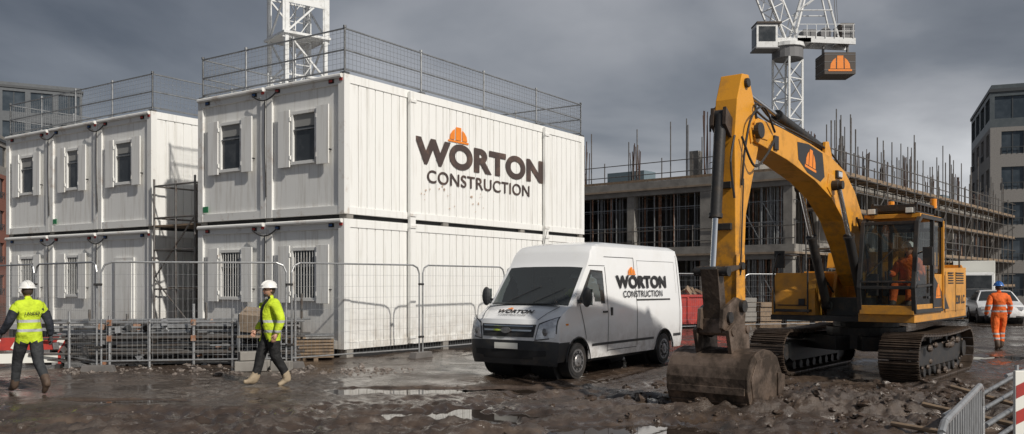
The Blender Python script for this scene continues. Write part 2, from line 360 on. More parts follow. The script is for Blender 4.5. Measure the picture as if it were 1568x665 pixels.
        r.obj('rust_spots',[rust_p],P)
    return P
C=(-3.9,20.8,0)
cabin_block('site_cabin_block',C,2,11.2,True)
CL=(C[0]+.18*UX-7.85*UY, C[1]+.18*UY+7.85*UX,0)
cabin_block('site_cabin_block',CL,3,11.2,False)
b=MB()
for y in(5.75,7.6):
    for x in(.1,1.5,3): b.cyl((x,y,0),(x,y,4.7),.03,0,6)
    for z in(.5,1.6,2.7,3.6,4.5): b.cyl((.1,y,z),(3,y,z),.025,0,6)
for z in(.5,1.6,2.7,3.6,4.5):
    for x in(.1,1.5,3): b.cyl((x,5.75,z),(x,7.6,z),.025,0,6)
b.cyl((.1,5.75,.5),(.1,7.6,1.9),.022,0,6); b.cyl((.1,7.6,1.9),(.1,5.75,3.6),.022,0,6)
b.cyl((.1,6.6,0),(.1,6.6,4.6),.028,0,6)
b.bx((.1,5.8,3.35),(3,7.55,3.4),1); b.bx((.5,5.8,1.6),(3,7.55,1.65),1)
p=empty('scaffold_tower',C,RC); b.obj('tubes',[galv_d,timber],p)
# ---------------- fences
def fence(name,a,bp,h=2.2):
    a=Vector((*a,0));c=Vector((*bp,0));d=c-a;Ln=d.length;P=empty(name,a,math.atan2(d.y,d.x)); b=MB(); e=.06;r=.2
    pts=[(e,0,.12),(e,0,h-r),(e+.06,0,h-.06),(e+r,0,h),(Ln-e-r,0,h),(Ln-e-.06,0,h-.06),(Ln-e,0,h-r),(Ln-e,0,.12)]
    b.tube(pts,.02,0,7); b.cyl((e,0,.22),(Ln-e,0,.22),.016,0,6)
    k=int(Ln/.1)
    for i in range(1,k):
        x=e+(Ln-2*e)*i/k; b.cyl((x,0,.22),(x,0,h-.01),.0022,1,3,cap=False)
    for i in range(1,8): b.cyl((e,0,.22+i*(h-.22)/8),(Ln-e,0,.22+i*(h-.22)/8),.0026,1,3,cap=False)
    b.obj('frame_and_wires',[galv_l,wire],P)
    b=MB()
    b.prism([(-.33,0),(.33,0),(.28,.14),(-.28,.14)],-.11,.11,0)
    b.box((0,0,1.75),(.16,.06,.05),1);b.box((0,0,.5),(.16,.06,.05),1)
    b.obj('foot_block',[conc_d,dark_st],P,bevel=.01)
    return P
FP=[(-16.2,25.0),(-13.4,22.6),(-10.8,20.2),(-8.26,17.8),(-4.62,18.5),(-2.16,21.2),(-.18,24.1),(1.8,27.0),(3.8,29.9)]
for i in range(len(FP)-1): fence('mesh_fence_panel',FP[i],FP[i+1])
FP=[(5.6,31.5),(8.6,33.2),(12,34.3),(14.6,36.4),(17.2,38.6),(20,40.5)]
for i in range(len(FP)-1): fence('mesh_fence_panel',FP[i],FP[i+1],2.1)
# ---------------- material store behind fence
p=empty('scaffold_tube_stack',(-7.3,19.4,0),.12); b=MB(); random.seed(11)
for k in range(200):
    x=random.uniform(-2.6,.2); z=.08+random.random()**1.2*.85; y=random.uniform(-.5,.5); l=random.uniform(1.6,3.2)
    b.cyl((x,y,z),(min(x+l,2.6),y+random.uniform(-.12,.12),z+random.uniform(-.05,.05)),.024,random.choice((0,3,1,1,4)),6)
for k in range(160):
    x=random.uniform(-2.6,2.2);y=random.uniform(-.55,.4);z=.08+random.random()*.85;a=random.uniform(0,3)
    b.box((x,y,z),(.14,.09,.11),random.choice((0,2,1,3,4)),Euler((a,a,a)).to_matrix())
for x in(-2.6,-2.0,-1.2,-.4,0.5,1.3,2.0,2.6):
    for y in(-.6,.6): b.cyl((x,y,0),(x,y,.95+.6*((x*7.3)%1)),.03,3 if y<0 else 1,6)
    b.cyl((x,-.7,.95),(x,.7,.95),.024,1,6)
for z in(.3,.62,.95):
    for y in(-.6,.6): b.cyl((-2.8,y,z),(2.8,y,z+.02),.026,1 if z<.8 else 3,6)
for x in(-2.6,-1.2,.5,2.0): b.box((x,-.62,.95),(.09,.09,.12),2); b.box((x,-.62,.62),(.09,.09,.12),2)
b.obj('tubes_and_rack',[galv,galv_d,rust,galv_l,dark_st],p)
p=empty('scaffold_board_pallet',(-5.4,20.4,0),.2); b=MB()
for i in range(6): b.box((0,.02*(i%2),.1+i*.07),(2.6,.6,.05),0)
for x in(-.9,.9): b.box((x,0,.04),(.1,.7,.06),0)
for i in range(9): b.cyl((-1.2,-.3+.07*i,.56),(1.3,-.3+.07*i,.58),.025,1,6)
b.obj('boards',[timber,galv],p,bevel=.005)
p=empty('stillage',(-5.35,18.95,0),-.1); b=MB()
b.box((0,0,.98),(.75,.5,.4),0,Euler((.3,.1,.1)).to_matrix()); b.box((0,0,.65),(.8,.55,.05),0); b.box((.1,0,1.16),(.8,.1,.05),0,Euler((.1,.1,.4)).to_matrix())
for x in(-.36,.36):
    for y in(-.25,.25): b.cyl((x,y,0),(x,y,1.15),.025,1,6)
b.obj('board_and_frame',[ply,galv],p,bevel=.01)
p=empty('concrete_block_pile',(-5.25,17.95,0),.2); b=MB()
b.box((0,0,.11),(.62,.25,.2),0);b.box((.1,.3,.1),(.5,.25,.2),0);b.box((0,.1,.31),(.5,.24,.18),0,Euler((0,0,.3)).to_matrix());b.box((.6,0,.1),(.4,.22,.2),0,Euler((0,0,-.3)).to_matrix())
b.obj('blocks',[conc],p,bevel=.015)
p=empty('timber_crib',(-5.6,21.6,0),RC+math.pi/2); b=MB()
for k in range(3):
    for j in(-.4,0,.4): b.box(((0,j,.08+k*.16) if k%2 else (j,0,.08+k*.16)),((1.0,.14,.14) if k%2 else (.14,1.0,.14)),0)
b.obj('sleepers',[timber],p,bevel=.01)
p=empty('site_barrier',(-10.1,18.5,0),.3); b=MB()
b.box((0,0,.52),(1.5,.05,.26),0);b.box((0,0,.22),(1.5,.05,.2),1)
for x in(-.65,.65): b.box((x,0,.36),(.06,.06,.7),0); b.box((x,0,.05),(.1,.5,.08),2)
for k in range(4): b.box((-.55+k*.4,-.028,.52),(.12,.006,.26),1,Euler((0,.5,0)).to_matrix())
b.obj('barrier_boards',[redm,plate,black],p,bevel=.008)
# ---------------- lofted road vehicle
def vehicle(P,prof,Wf,arches,zs,rows,ws,rnd,mats,darkf,crown=.03,L=5.68,fr=.3):
    pts=[]
    for (a,c) in zip(prof[:-1],prof[1:]):
        d=math.hypot(c[0]-a[0],c[1]-a[1]); n=max(1,int(math.ceil(d/.07)))
        for i in range(n): pts.append((a[0]+(c[0]-a[0])*i/n,a[1]+(c[1]-a[1])*i/n))
    pts.append(prof[-1])
    cols=[0,.3,.6,.85,.93,.98,1.0]; b=MB()
    def off(x,f): return fr*f**3*max(0,1-x/rnd)-(.06*f**4 if x>L-.3 else 0)
    def zb(x):
        z=zs
        for (xc,R,zc) in arches:
            d=R*R-(x-xc)**2
            if d>0: z=max(z,zc+math.sqrt(d))
        return z
    for sg in(-1,1):
        grid=[]
        for (x,z) in pts:
            row=[]; w=Wf(z,x)
            for f in cols: row.append((x+off(x,f),sg*w*f,z-crown*f**4))
            ze=z-crown; xo=x+off(x,1)
            for zz in rows:
                zc=min(ze,max(zz,zb(xo))) if ze>zb(xo) else ze
                row.append((xo,sg*Wf(zc,x) if zc<ze else sg*w,zc))
            grid.append(row)
        nc=len(cols)+len(rows)
        vs=[q for r in grid for q in r]
        for i in range(len(grid)-1):
            for j in range(nc-1):
                q=[i*nc+j,(i+1)*nc+j,(i+1)*nc+j+1,i*nc+j+1]
                if sg<0: q=q[::-1]
                c=sum((Vector(vs[k]) for k in q),Vector())/4
                mi=0
                x0=pts[i][0];x1=pts[i+1][0]
                if j<4 and x0>=ws[0]-1e-4 and x1<=ws[1]+1e-4: mi=1
                elif darkf(c): mi=2
                b.add([vs[k] for k in q],[(0,1,2,3)],mi)
    return b.obj('body_shell',mats,P,smooth=28)
def wheel(b,x,y,r,w,sg,rim=1):
    b.cyl((x,y-sg*w,r),(x,y,r),r,0,28); b.cyl((x,y-sg*.02,r),(x,y+sg*.012,r),r*.93,0,28,r*.86)
    b.cyl((x,y,r),(x,y+sg*.016,r),r*.66,rim,24); b.cyl((x,y+sg*.016,r),(x,y+sg*.02,r),r*.55,2,24)
    b.cyl((x,y+sg*.0,r),(x,y+sg*.035,r),r*.42,rim,20,r*.30); b.cyl((x,y,r),(x,y+sg*.05,r),r*.16,rim,12)
    for k in range(10):
        a=k*math.pi/5; b.cyl((x+r*.49*math.cos(a),y,r+r*.49*math.sin(a)),(x+r*.49*math.cos(a),y+sg*.024,r+r*.49*math.sin(a)),r*.055,rim,6)
def interp(z,t):
    for (a,b_) in zip(t[:-1],t[1:]):
        if z<=b_[0]: return a[1]+(b_[1]-a[1])*max(0,(z-a[0]))/(b_[0]-a[0])
    return t[-1][1]
VP=empty('delivery_van',(-.10,16.38,0),RC)
WT=[(.3,.93),(.5,.97),(.8,.985),(1.2,.985),(1.4,.97),(2.0,.91),(2.35,.87),(2.5,.83),(2.57,.78),(2.62,.70)]
def WV(z,x):
    w=interp(z,WT)
    if x<1.5 and z>.9: w-=.05*(1.5-x)*min(1,(z-.9)*3)
    return w
prof=[(0.03,.30),(0,.42),(-.01,.62),(.0,.80),(.02,1.0),(.07,1.12),(.30,1.25),(.58,1.36),(.66,1.38),(1.36,2.10),(1.42,2.17),(1.58,2.42),(1.74,2.53),(2.0,2.58),(2.5,2.62),(5.50,2.61),(5.62,2.55),(5.66,2.38),(5.68,1.3),(5.68,.45)]
vehicle(VP,prof,WV,[(.93,.42,.34),(4.68,.42,.34)],.34,[2.5,2.35,2.15,1.95,1.7,1.5,1.37,1.2,1.0,.86,.70,.52,.34],(.66,1.36),1.3,[van_w,vglass,van_pl],
   lambda c:(c.z<.72 and c.x<.62) or c.z<.42, fr=.24)
def patch(b,q,m,sg=-1,eps=.005,n=5):
    vs=[];fs=[]
    for j in range(n+1):
        for i in range(2):
            t=j/n
            a=[q[0][k]*(1-t)+q[3][k]*t for k in(0,1)]; c=[q[1][k]*(1-t)+q[2][k]*t for k in(0,1)]
            pnt=a if i==0 else c
            vs.append((pnt[0],sg*(WV(pnt[1],pnt[0])+eps),pnt[1]))
    for j in range(n):
        f=(2*j,2*j+1,2*j+3,2*j+2); fs.append(f if sg<0 else f[::-1])
    b.add(vs,fs,m)
def vline(b,pts,m,w=.012,sg=-1):
    for (a,c) in zip(pts[:-1],pts[1:]):
        dx,dz=c[0]-a[0],c[1]-a[1]
        if abs(dx)>abs(dz): patch(b,[(a[0],a[1]-w/2),(c[0],c[1]-w/2),(c[0],c[1]+w/2),(a[0],a[1]+w/2)],m,sg,.006,1)
        else: patch(b,[(a[0]-w/2,a[1]),(a[0]+w/2,a[1]),(c[0]+w/2,c[1]),(c[0]-w/2,c[1])],m,sg,.006,10)
b=MB()
for sg in(-1,1):
    patch(b,[(.96,1.40),(1.98,1.38),(1.98,2.02),(1.50,2.04)],2,sg,.004)
    patch(b,[(1.04,1.43),(1.94,1.42),(1.94,1.98),(1.53,1.99)],0,sg,.009)
    vline(b,[(1.32,1.42),(1.34,1.75)],2,.03,sg)
    vline(b,[(1.22,.72),(1.03,1.38)],1,.016,sg);vline(b,[(2.08,.42),(2.08,2.1)],1,.016,sg);vline(b,[(1.45,2.12),(2.08,2.12)],1,.012,sg)
    vline(b,[(3.35,.5),(3.35,2.3)],1,.016,sg);vline(b,[(2.08,2.3),(3.35,2.3)],1,.012,sg);vline(b,[(2.08,.46),(3.35,.46)],1,.012,sg)
    vline(b,[(3.35,1.43),(5.0,1.42)],1,.036,sg)
    vline(b,[(5.5,.6),(5.5,2.4)],1,.016,sg)
    vline(b,[(1.45,.60),(4.15,.60)],2,.05,sg); vline(b,[(5.15,.62),(5.55,.62)],2,.06,sg)
    vline(b,[(3.5,2.25),(5.35,2.25)],1,.006,sg); vline(b,[(3.5,1.55),(3.5,2.25)],1,.006,sg);vline(b,[(5.35,1.55),(5.35,2.25)],1,.006,sg)
    b.box((1.95,sg*.995,1.22),(.16,.03,.035),2); b.box((2.22,sg*.995,1.22),(.05,.03,.16),2)
    b.box((.55,sg*.965,1.02),(.09,.012,.035),3)
    b.box((5.6,sg*.90,1.15),(.05,.06,.55),4)
    for xc in(.93,4.68):
        pts=[(xc+.435*math.cos(a),sg*.985,.34+.435*math.sin(a)) for a in [math.pi*k/16 for k in range(0,17)]]
        b.tube(pts,.014,2,5)
    b.box((.98,sg*1.03,1.45),(.05,.16,.05),2); 
    b.sph((.95,sg*1.15,1.52),.11,2,12,8,(.6,.9,1.7)); b.box((1.02,sg*1.15,1.52),(.012,.16,.3),0)
b.obj('side_details',[vglass,seam,van_pl,amber,redm],VP)
b=MB()
def nose(y,z,eps=0): 
    f=abs(y)/.97; x0=interp(z,[(.3,.03),(.42,0),(.62,-.01),(.8,0),(1.0,.02),(1.12,.07),(1.25,.30)])
    return x0+.24*f**3*max(0,1-x0/1.3)-eps
def npatch(q,m,eps,n=6):
    vs=[];fs=[]
    for j in range(n+1):
        for i in range(n+1):
            s=i/n;t=j/n
            y=(q[0][0]*(1-s)+q[1][0]*s)*(1-t)+(q[3][0]*(1-s)+q[2][0]*s)*t
            z=(q[0][1]*(1-s)+q[1][1]*s)*(1-t)+(q[3][1]*(1-s)+q[2][1]*s)*t
            vs.append((nose(y,z+.0,eps),y,z))
    for j in range(n):
        for i in range(n): a=j*(n+1)+i; fs.append((a,a+1,a+n+2,a+n+1))
    b.add(vs,fs,m)
for sg in(-1,1):
    npatch([(sg*.60,.76),(sg*.93,.80),(sg*.935,1.16),(sg*.66,1.03)],0,.012)
    npatch([(sg*.58,.74),(sg*.945,.78),(sg*.95,1.18),(sg*.645,1.05)],1,.006)
    b.sph((nose(sg*.74,.88)+.0,sg*.74,.89),.075,4,12,8,(.3,1,1))
    npatch([(sg*.45,.44),(sg*.78,.46),(sg*.78,.56),(sg*.45,.56)],5,.006)
npatch([(-.56,.80),(.56,.80),(.60,1.03),(-.60,1.03)],1,.008)
npatch([(-.52,.905),(.52,.905),(.53,.935),(-.53,.935)],2,.022)
npatch([(-.54,.99),(.54,.99),(.55,1.012),(-.55,1.012)],2,.014)
npatch([(-.55,.40),(.55,.40),(.55,.56),(-.55,.56)],5,.004)
npatch([(-.26,.58),(.26,.58),(.26,.69),(-.26,.69)],3,.02)
b.cyl((nose(0,.92,.03),0,.92),(nose(0,.92,.05),0,.92),.055,4,20)
for i in range(-40,0):
    x,y,z=b.v[i]; b.v[i]=(x,y*1.9,z)
for sg in(-1,1): b.tube([(.10,sg*.62,1.115),(.30,sg*.70,1.232),(.60,sg*.78,1.345)],.006,1,4)
b.box((.62,0,1.392),(.12,1.45,.02),1)
b.cyl((.66,.45,1.42),(.96,-.15,1.725),.009,1,5); b.cyl((.66,-.15,1.42),(.94,-.7,1.695),.009,1,5)
b.cyl((1.8,.35,2.50),(1.95,.35,2.85),.006,1,5)
b.obj('front_details',[lamp_m,van_pl,chrome,plate,silver,dark],VP,smooth=30)
b=MB()
for sg in(-1,1):
    for xc in(.93,4.68):
        wheel(b,xc,sg*.955,.335,.22,sg); b.cyl((xc,sg*.2,.36),(xc,sg*.70,.36),.46,2,20)
b.bx((.3,-.72,.25),(5.5,.72,.5),2)  # dark solid underbody box, added to block light beneath the shell
b.obj('wheels_and_underbody_light_block',[black,silver,dark],VP,smooth=30)
b=MB()
b.prism([(.75,1.0),(1.05,1.0),(1.12,1.25),(.8,1.33)],-.85,.85,0)
for y in(-.45,.45):
    b.box((1.75,y,.95),(.5,.5,.15),0); b.box((2.0,y,1.35),(.14,.48,.7),0,Euler((0,-.15,0)).to_matrix()); b.box((2.07,y,1.8),(.1,.26,.2),0)
b.bx((2.2,-.85,.5),(2.25,.85,2.3),1)
n=20; pts=[(1.25+.07*math.sin(2*math.pi*i/n),-.45+.2*math.cos(2*math.pi*i/n),1.35+.18*math.sin(2*math.pi*i/n)) for i in range(n+1)]; b.tube(pts,.014,0,5)
b.obj('cab_interior',[mat('interior_grey',(.04,.04,.042),.7),mat('bulkhead_grey',(.35,.35,.35),.7)],VP,bevel=.02)
textobj('lettering_side','WORTON',2.35,.27,(2.48,-.966,1.67),(1,0,0),(0,.09,1),logo_k,VP,.05)
textobj('lettering_side_small','CONSTRUCTION',1.85,.135,(2.75,-.982,1.49),(1,0,0),(0,.09,1),logo_k,VP,.012)
helmet_icon('helmet_emblem',.36,.16,(3.20,-.938,1.95),(1,0,0),(0,.1,1),orange,VP)
textobj('lettering_bonnet','WORTON',.80,.13,(.235,.40,1.228),(0,-1,0),(.26,0,.13),logo_k,VP,.05)
textobj('lettering_bonnet_small','CONSTRUCTION',.60,.05,(.15,.30,1.185),(0,-1,0),(.26,0,.14),logo_k,VP,.012)
helmet_icon('helmet_emblem_bonnet',.14,.08,(.36,.17,1.292),(0,-1,0),(.28,0,.11),orange,VP)
# ---------------- parked cars in the distance
def car(loc,rz,m):
    P=empty('parked_car',loc,rz); t=[(.25,.84),(.5,.89),(.8,.89),(.95,.86),(1.2,.74),(1.42,.62)]
    vehicle(P,[(.02,.3),(0,.5),(.06,.72),(.3,.82),(1.0,.96),(1.1,.98),(1.75,1.4),(2.1,1.45),(3.0,1.43),(3.8,1.05),(4.2,.98),(4.25,.7),(4.25,.35)],lambda z,x:interp(z,t),[(.8,.36,.31),(3.4,.36,.31)],.25,[1.3,1.1,.95,.8,.6,.4,.25],(1.1,1.75),1.2,[m,vglass,van_pl],lambda c:c.z<.33,L=4.25,fr=.25)
    b=MB()
    for sg in(-1,1):
        for xc in(.8,3.4): wheel(b,xc,sg*.87,.31,.2,sg); b.cyl((xc,sg*.2,.33),(xc,sg*.64,.33),.38,2,16)
        b.add([(1.35,sg*.865,.98),(3.4,sg*.865,1.0),(2.9,sg*.69,1.34),(1.8,sg*.69,1.34)],[(0,1,2,3)],3)
        b.box((.18,sg*.66,.68),(.12,.3,.12),4)
    b.bx((.3,-.65,.2),(4,.65,.45),2); b.box((0,0,.45),(.04,.5,.11),4); b.box((.02,0,.62),(.05,.7,.12),2)
    b.obj('wheels_windows_lamps',[black,silver,dark,vglass,lamp_m],P)
car((20.9,38,0),RC+.25,van_w)
car((24.5,47,0),RC+.1,mat('dark_car_paint',(.05,.055,.065),.3,coat=.5))
car((22.2,44,0),RC+.6,mat('silver_car_paint',(.4,.41,.42),.3,.4,coat=.5))
p=empty('box_lorry',(27.5,53,0),RC+.15); b=MB()
b.bx((1.9,-1.15,.9),(7,1.15,3.1),0); b.prism([(0,.5),(0,1.3),(.35,2.3),(1.7,2.4),(1.7,.5)],-1.05,1.05,1); b.bx((-.02,-.9,1.35),(.2,.9,2.2),2) 
b.bx((.2,-.5,.4),(6.9,.5,.88),3)
for xx in(.9,5.6):
    for yy in(-1,1): b.cyl((xx,yy*.75,.45),(xx,yy*1.05,.45),.45,3,18)
b.obj('lorry_body',[plate,white_st,glass_d,black],p,bevel=.02)
# ---------------- excavator
EP=empty('excavator',(7.1,17.9,0),math.atan2(-.78,-.63))
b=MB(); S=1.68;R=.40;zc=.45
for sg in(-1,1):
    y=sg*1.2; per=4*S+2*math.pi*R; n=50
    for i in range(n):
        d=per*i/n
        if d<2*S: px,pz=S-d,zc+R-.05*math.sin(math.pi*d/(2*S)); nx_,nz=0,1
        elif d<2*S+math.pi*R: t=(d-2*S)/R; px,pz=-S-R*math.sin(t),zc+R*math.cos(t); nx_,nz=(px+S)/R,(pz-zc)/R
        elif d<4*S+math.pi*R: px,pz=-S+(d-2*S-math.pi*R),zc-R; nx_,nz=0,-1
        else: t=(d-4*S-math.pi*R)/R; px,pz=S+R*math.sin(t),zc-R*math.cos(t); nx_,nz=(px-S)/R,(pz-zc)/R
        tx,tz=nz,-nx_
        Rm=Matrix(((tx,0,nx_),(0,1,0),(tz,0,nz)))
        b.box((px,y,pz),(.172,.68,.03),0,Rm)
        for k in(-.05,.0,.05): b.box((px+nx_*.03+tx*k,y,pz+nz*.03+tz*k),(.02,.68,.035),0,Rm)
        b.box((px-nx_*.06,y,pz-nz*.06),(.15,.22,.09),0,Rm)
    b.prism([(-1.6,.40),(-1.3,.25),(1.3,.25),(1.6,.40),(1.45,.62),(-1.45,.66)],y-.2,y+.2,1)
    for xx,rr in((-S,.33),(S,.31)):
        b.cyl((xx,y-.14,zc),(xx,y+.14,zc),rr,1,24); b.cyl((xx,y-.24,zc),(xx,y+.24,zc),rr*.5,1,16)
    for k in range(8): b.cyl((-1.25+k*.357,y-.22,.17),(-1.25+k*.357,y+.22,.17),.085,1,12)
    for k in(-.6,.6): b.cyl((k,y-.16,.72),(k,y+.16,.72),.07,1,10)
    for k in range(26):
        b.sph((random.uniform(-1.6,1.6),y+sg*random.uniform(.18,.3),random.choice((.3,.62,.1))+random.uniform(-.05,.05)),random.uniform(.03,.09),0,7,5,(1.4,.6,.8))
for sx in(-1,1):
    for sy in(-1,1): b.box((sx*.55,sy*.6,.62),(.45,1.1,.28),1,Euler((0,0,sx*sy*.55)).to_matrix())
b.cyl((0,0,.5),(0,0,.92),.75,1,24); b.cyl((0,0,.9),(0,0,1.06),.62,1,28)
b.obj('crawler_tracks',[steel_mud,dark_st],EP,bevel=.006)
b=MB()
b.bx((-2.3,-1.36,1.06),(1.5,1.36,1.16),1)
b.bx((-2.0,-1.3,1.16),(-.1,-.45,2.02),0); 
b.prism([(-.1,1.16),(1.45,1.16),(1.45,1.62),(1.25,1.98),(-.1,1.98)],-1.36,-.5,0)
b.box((1.46,-.93,1.35),(.02,.6,.02),1);b.box((.7,-1.365,1.5),(.9,.012,.5),0);b.box((1.47,-.75,1.42),(.03,.12,.12),1)
b.bx((-2.2,-.45,1.16),(-.35,.40,2.2),0)
b.prism([(-2.1,1.10),(1.78,1.08),(1.78,1.26),(-.05,1.28),(-.05,2.05),(-2.1,2.10)],.42,1.385,0)
b.box((-1.1,1.39,1.58),(1.6,.012,.7),0)
for k in range(5): b.box((-1.5,1.40,1.78+.05*k),(.6,.015,.025),2)
for k in range(5): b.box((-.75,1.40,1.78+.05*k),(.4,.015,.025),2)
b.box((-.3,1.40,1.6),(.012,.01,.8),2);b.box((-1.15,1.40,1.6),(.012,.01,.8),2)
cp=[]
for i in range(13):
    a=-math.pi/2+math.pi*i/12; cp.append((-2.1-.62*max(0,math.cos(a))**.6,1.36*math.sin(a)))
vs=[];n=len(cp)
for z,s in((1.02,.97),(1.15,1),(2.0,1),(2.16,.95)): vs+=[(-2.1+(x+2.1)*s,y*s,z) for x,y in cp]
fs=[]
for j in range(3):
    for i in range(n-1): fs.append((j*n+i,j*n+i+1,(j+1)*n+i+1,(j+1)*n+i))
    fs.append((j*n+n-1,j*n,(j+1)*n,(j+1)*n+n-1))
fs+=[tuple(range(n-1,-1,-1)),tuple(range(3*n,4*n))]
b.add(vs,fs,0)
b.prism([(-2.0,2.1),(-.6,2.1),(-.7,2.42),(-1.9,2.42)],-1.0,.9,0)
b.box((-1.3,.2,2.45),(.8,.6,.06),2)
b.cyl((-1.6,-.7,2.4),(-1.6,-.7,2.75),.07,2,12)
b.tube([(1.45,-1.3,1.2),(1.5,-1.3,2.0),(1.3,-1.3,2.35),(.2,-1.3,2.35),(.1,-1.3,2.0)],.02,2)
b.tube([(-.1,1.3,2.1),(-.1,1.3,2.45),(-1.9,1.3,2.45),(-1.9,1.3,2.1)],.018,2)
b.tube([(1.5,-.62,1.2),(1.5,-.62,2.25),(1.1,-.62,2.3)],.018,2)
b.box((1.2,-1.3,2.25),(.06,.2,.34),2); 
b.box((1.55,-.9,1.25),(.15,.7,.05),1)
b.bx((.1,-.4,1.16),(1.1,.4,1.5),1)
b.prism([(.2,1.5),(.95,1.5),(.7,2.1),(.35,2.1)],-.36,-.30,0); b.prism([(.2,1.5),(.95,1.5),(.7,2.1),(.35,2.1)],.30,.36,0)
b.obj('house',[yel,dark_st,black],EP,bevel=.03)
b=MB(); y0,y1=.46,1.39
A=[(1.80,1.28),(1.86,1.7),(1.62,2.86),(1.4,2.98),(.0,2.98),(-.06,2.8),(-.04,1.28)]
def bar(p,q,w=.06,m=0):
    p=Vector(p);q=Vector(q);d=(q-p);M=d.to_track_quat('Z','Y').to_matrix();b.box((p+q)/2,(w,w,d.length+w*.6),m,M)
for y in(y0,y1):
    for i in range(len(A)): 
        p,q=A[i],A[(i+1)%len(A)]; bar((p[0],y,p[1]),(q[0],y,q[1]),.075)
    bar((.62,y,1.3),(.62,y,2.94),.07)
for p in A: bar((p[0],y0,p[1]),(p[0],y1,p[1]),.06)
b.bx((.02,y0-.02,2.95),(1.5,y1+.02,3.03),1)
b.bx((.0,y1-.03,1.28),(.6,y1+.025,1.95),1)
bar((-.03,y1+.03,1.3),(-.03,y1+.03,2.95),.05,1)
b.bx((-.08,y0,1.28),(-.04,y1,2.0),1)
bar((.66,y1+.02,1.75),(1.75,y1+.02,1.72),.04)
b.bx((.66,y1-.02,1.26),(1.80,y1+.02,1.40),1)
b.bx((1.78,y0,1.22),(1.84,y1,1.38),1)
bar((1.86,y0,1.80),(1.86,y1,1.80),.035)
bar((.75,y1+.045,1.6),(.75,y1+.045,2.1),.03)
b.box((1.0,y1+.035,1.52),(.12,.03,.05))
b.bx((.1,.55,3.06),(1.35,1.3,3.09),0)
for x in(.1,.35,.6,.85,1.1,1.35): b.box((x,.92,3.15),(.05,.8,.12),0)
for y in(.55,1.3): b.box((.7,y,3.22),(1.35,.05,.05),0)
b.box((-.4,.7,2.95),(.5,.7,.25),0); 
for y in(.6,1.25): b.box((1.55,y,3.08),(.08,.16,.12),0); b.box((1.60,y,3.08),(.02,.13,.09),4)
b.cyl((.15,1.3,3.2),(.15,1.3,3.38),.06,3,12);b.cyl((.4,.6,3.2),(.4,.6,3.35),.06,3,12)
b.tube([(1.72,1.42,2.3),(1.85,1.6,2.35),(1.85,1.6,2.1)],.014,0); b.box((1.85,1.62,2.25),(.04,.16,.32),0)
b.cyl((1.9,.6,1.9),(1.80,1.05,2.4),.012,0,5)
b.box((.45,.92,1.62),(.5,.5,.14),0);b.box((.2,.92,2.0),(.12,.46,.75),0);b.box((.18,.92,2.45),(.1,.26,.2),0)
for y in(.64,1.2): b.box((.7,y,1.68),(.4,.1,.3),0);b.cyl((.85,y,1.8),(.9,y,2.0),.02,0,6)
b.box((1.4,.92,1.36),(.6,.7,.05),0); b.box((1.5,.6,1.75),(.12,.16,.4),0)
b.obj('cab_frame',[dark_st,yel,black,amber,plate],EP,bevel=.012)
b=MB()
def q4(p): b.add(p,[(0,1,2,3)],0)
q4([(1.835,y0,1.38),(1.835,y1,1.38),(1.87,y1,1.8),(1.87,y0,1.8)]);q4([(1.87,y0,1.8),(1.87,y1,1.8),(1.63,y1,2.85),(1.63,y0,2.85)])
b.add([(.66,y1,1.40),(1.78,y1,1.40),(1.85,y1,1.7),(1.6,y1,2.85),(.66,y1,2.92)],[(0,1,2,3,4)],0)
b.add([(.0,y1,1.97),(.58,y1,1.97),(.58,y1,2.92),(.02,y1,2.92)],[(0,1,2,3)],0)
b.add([(.0,y0,1.3),(1.78,y0,1.3),(1.85,y0,1.7),(1.6,y0,2.85),(.02,y0,2.92)],[(0,1,2,3,4)],0)
q4([(-.05,y0,2.0),(-.05,y1,2.0),(-.04,y1,2.85),(-.04,y0,2.85)])
b.obj('cab_glazing',[cglass],EP)
b=MB()
outer=[(0.30,1.95),(.50,2.45),(.85,3.0),(1.35,3.50),(1.9,3.82),(2.6,4.0),(3.6,4.12),(4.9,4.22),(5.75,4.25),(5.92,4.08)]
inner=[(5.8,3.88),(4.6,3.74),(3.4,3.52),(2.6,3.28),(1.95,2.92),(1.45,2.45),(1.05,1.95),(.75,1.72),(.45,1.72)]
b.prism(outer+inner,-.22,.22,0)
for yy in(-.225,.225):
    b.prism([(.4,1.8),(.7,1.8),(.75,2.2),(.5,2.2)],yy-.012,yy+.012,0); b.prism([(5.4,3.95),(5.88,3.95),(5.88,4.18),(5.4,4.15)],yy-.012,yy+.012,0)
    b.prism([(2.35,3.4),(2.6,3.3),(2.85,3.45),(2.75,3.7),(2.5,3.7)],yy-.014,yy+.014,0)
b.cyl((.5,-.34,1.88),(.5,.34,1.88),.12,1,16); b.cyl((5.78,-.3,4.05),(5.78,.3,4.05),.12,1,16)
b.cyl((2.6,-.36,3.5),(2.6,.36,3.5),.09,1,14)
b.prism([(2.3,4.0),(2.7,4.0),(2.65,4.28),(2.5,4.3)],-.14,-.08,0);b.prism([(2.3,4.0),(2.7,4.0),(2.65,4.28),(2.5,4.3)],.08,.14,0)
b.prism([(5.95,4.86),(6.17,4.84),(6.34,4.45),(6.42,3.9),(6.40,2.8),(6.38,1.42),(6.16,1.36),(6.04,2.8),(5.62,3.78),(5.56,4.1),(5.74,4.45)],-.17,.17,0)
b.prism([(5.62,4.0),(5.9,3.85),(5.98,4.1),(5.8,4.3)],.17,.195,0);b.prism([(6.1,1.4),(6.4,1.4),(6.4,2.2),(6.12,2.2)],.17,.19,0);b.prism([(6.1,1.4),(6.4,1.4),(6.4,2.2),(6.12,2.2)],-.19,-.17,0)
b.cyl((6.05,-.22,4.72),(6.05,.22,4.72),.07,1,12)
for z in (3.2,2.6): b.box((6.42,0,z),(.06,.24,.1),1)
b.box((2.3,.24,3.72),(.24,.06,.14),1); b.box((2.3,.275,3.72),(.18,.02,.1),2)
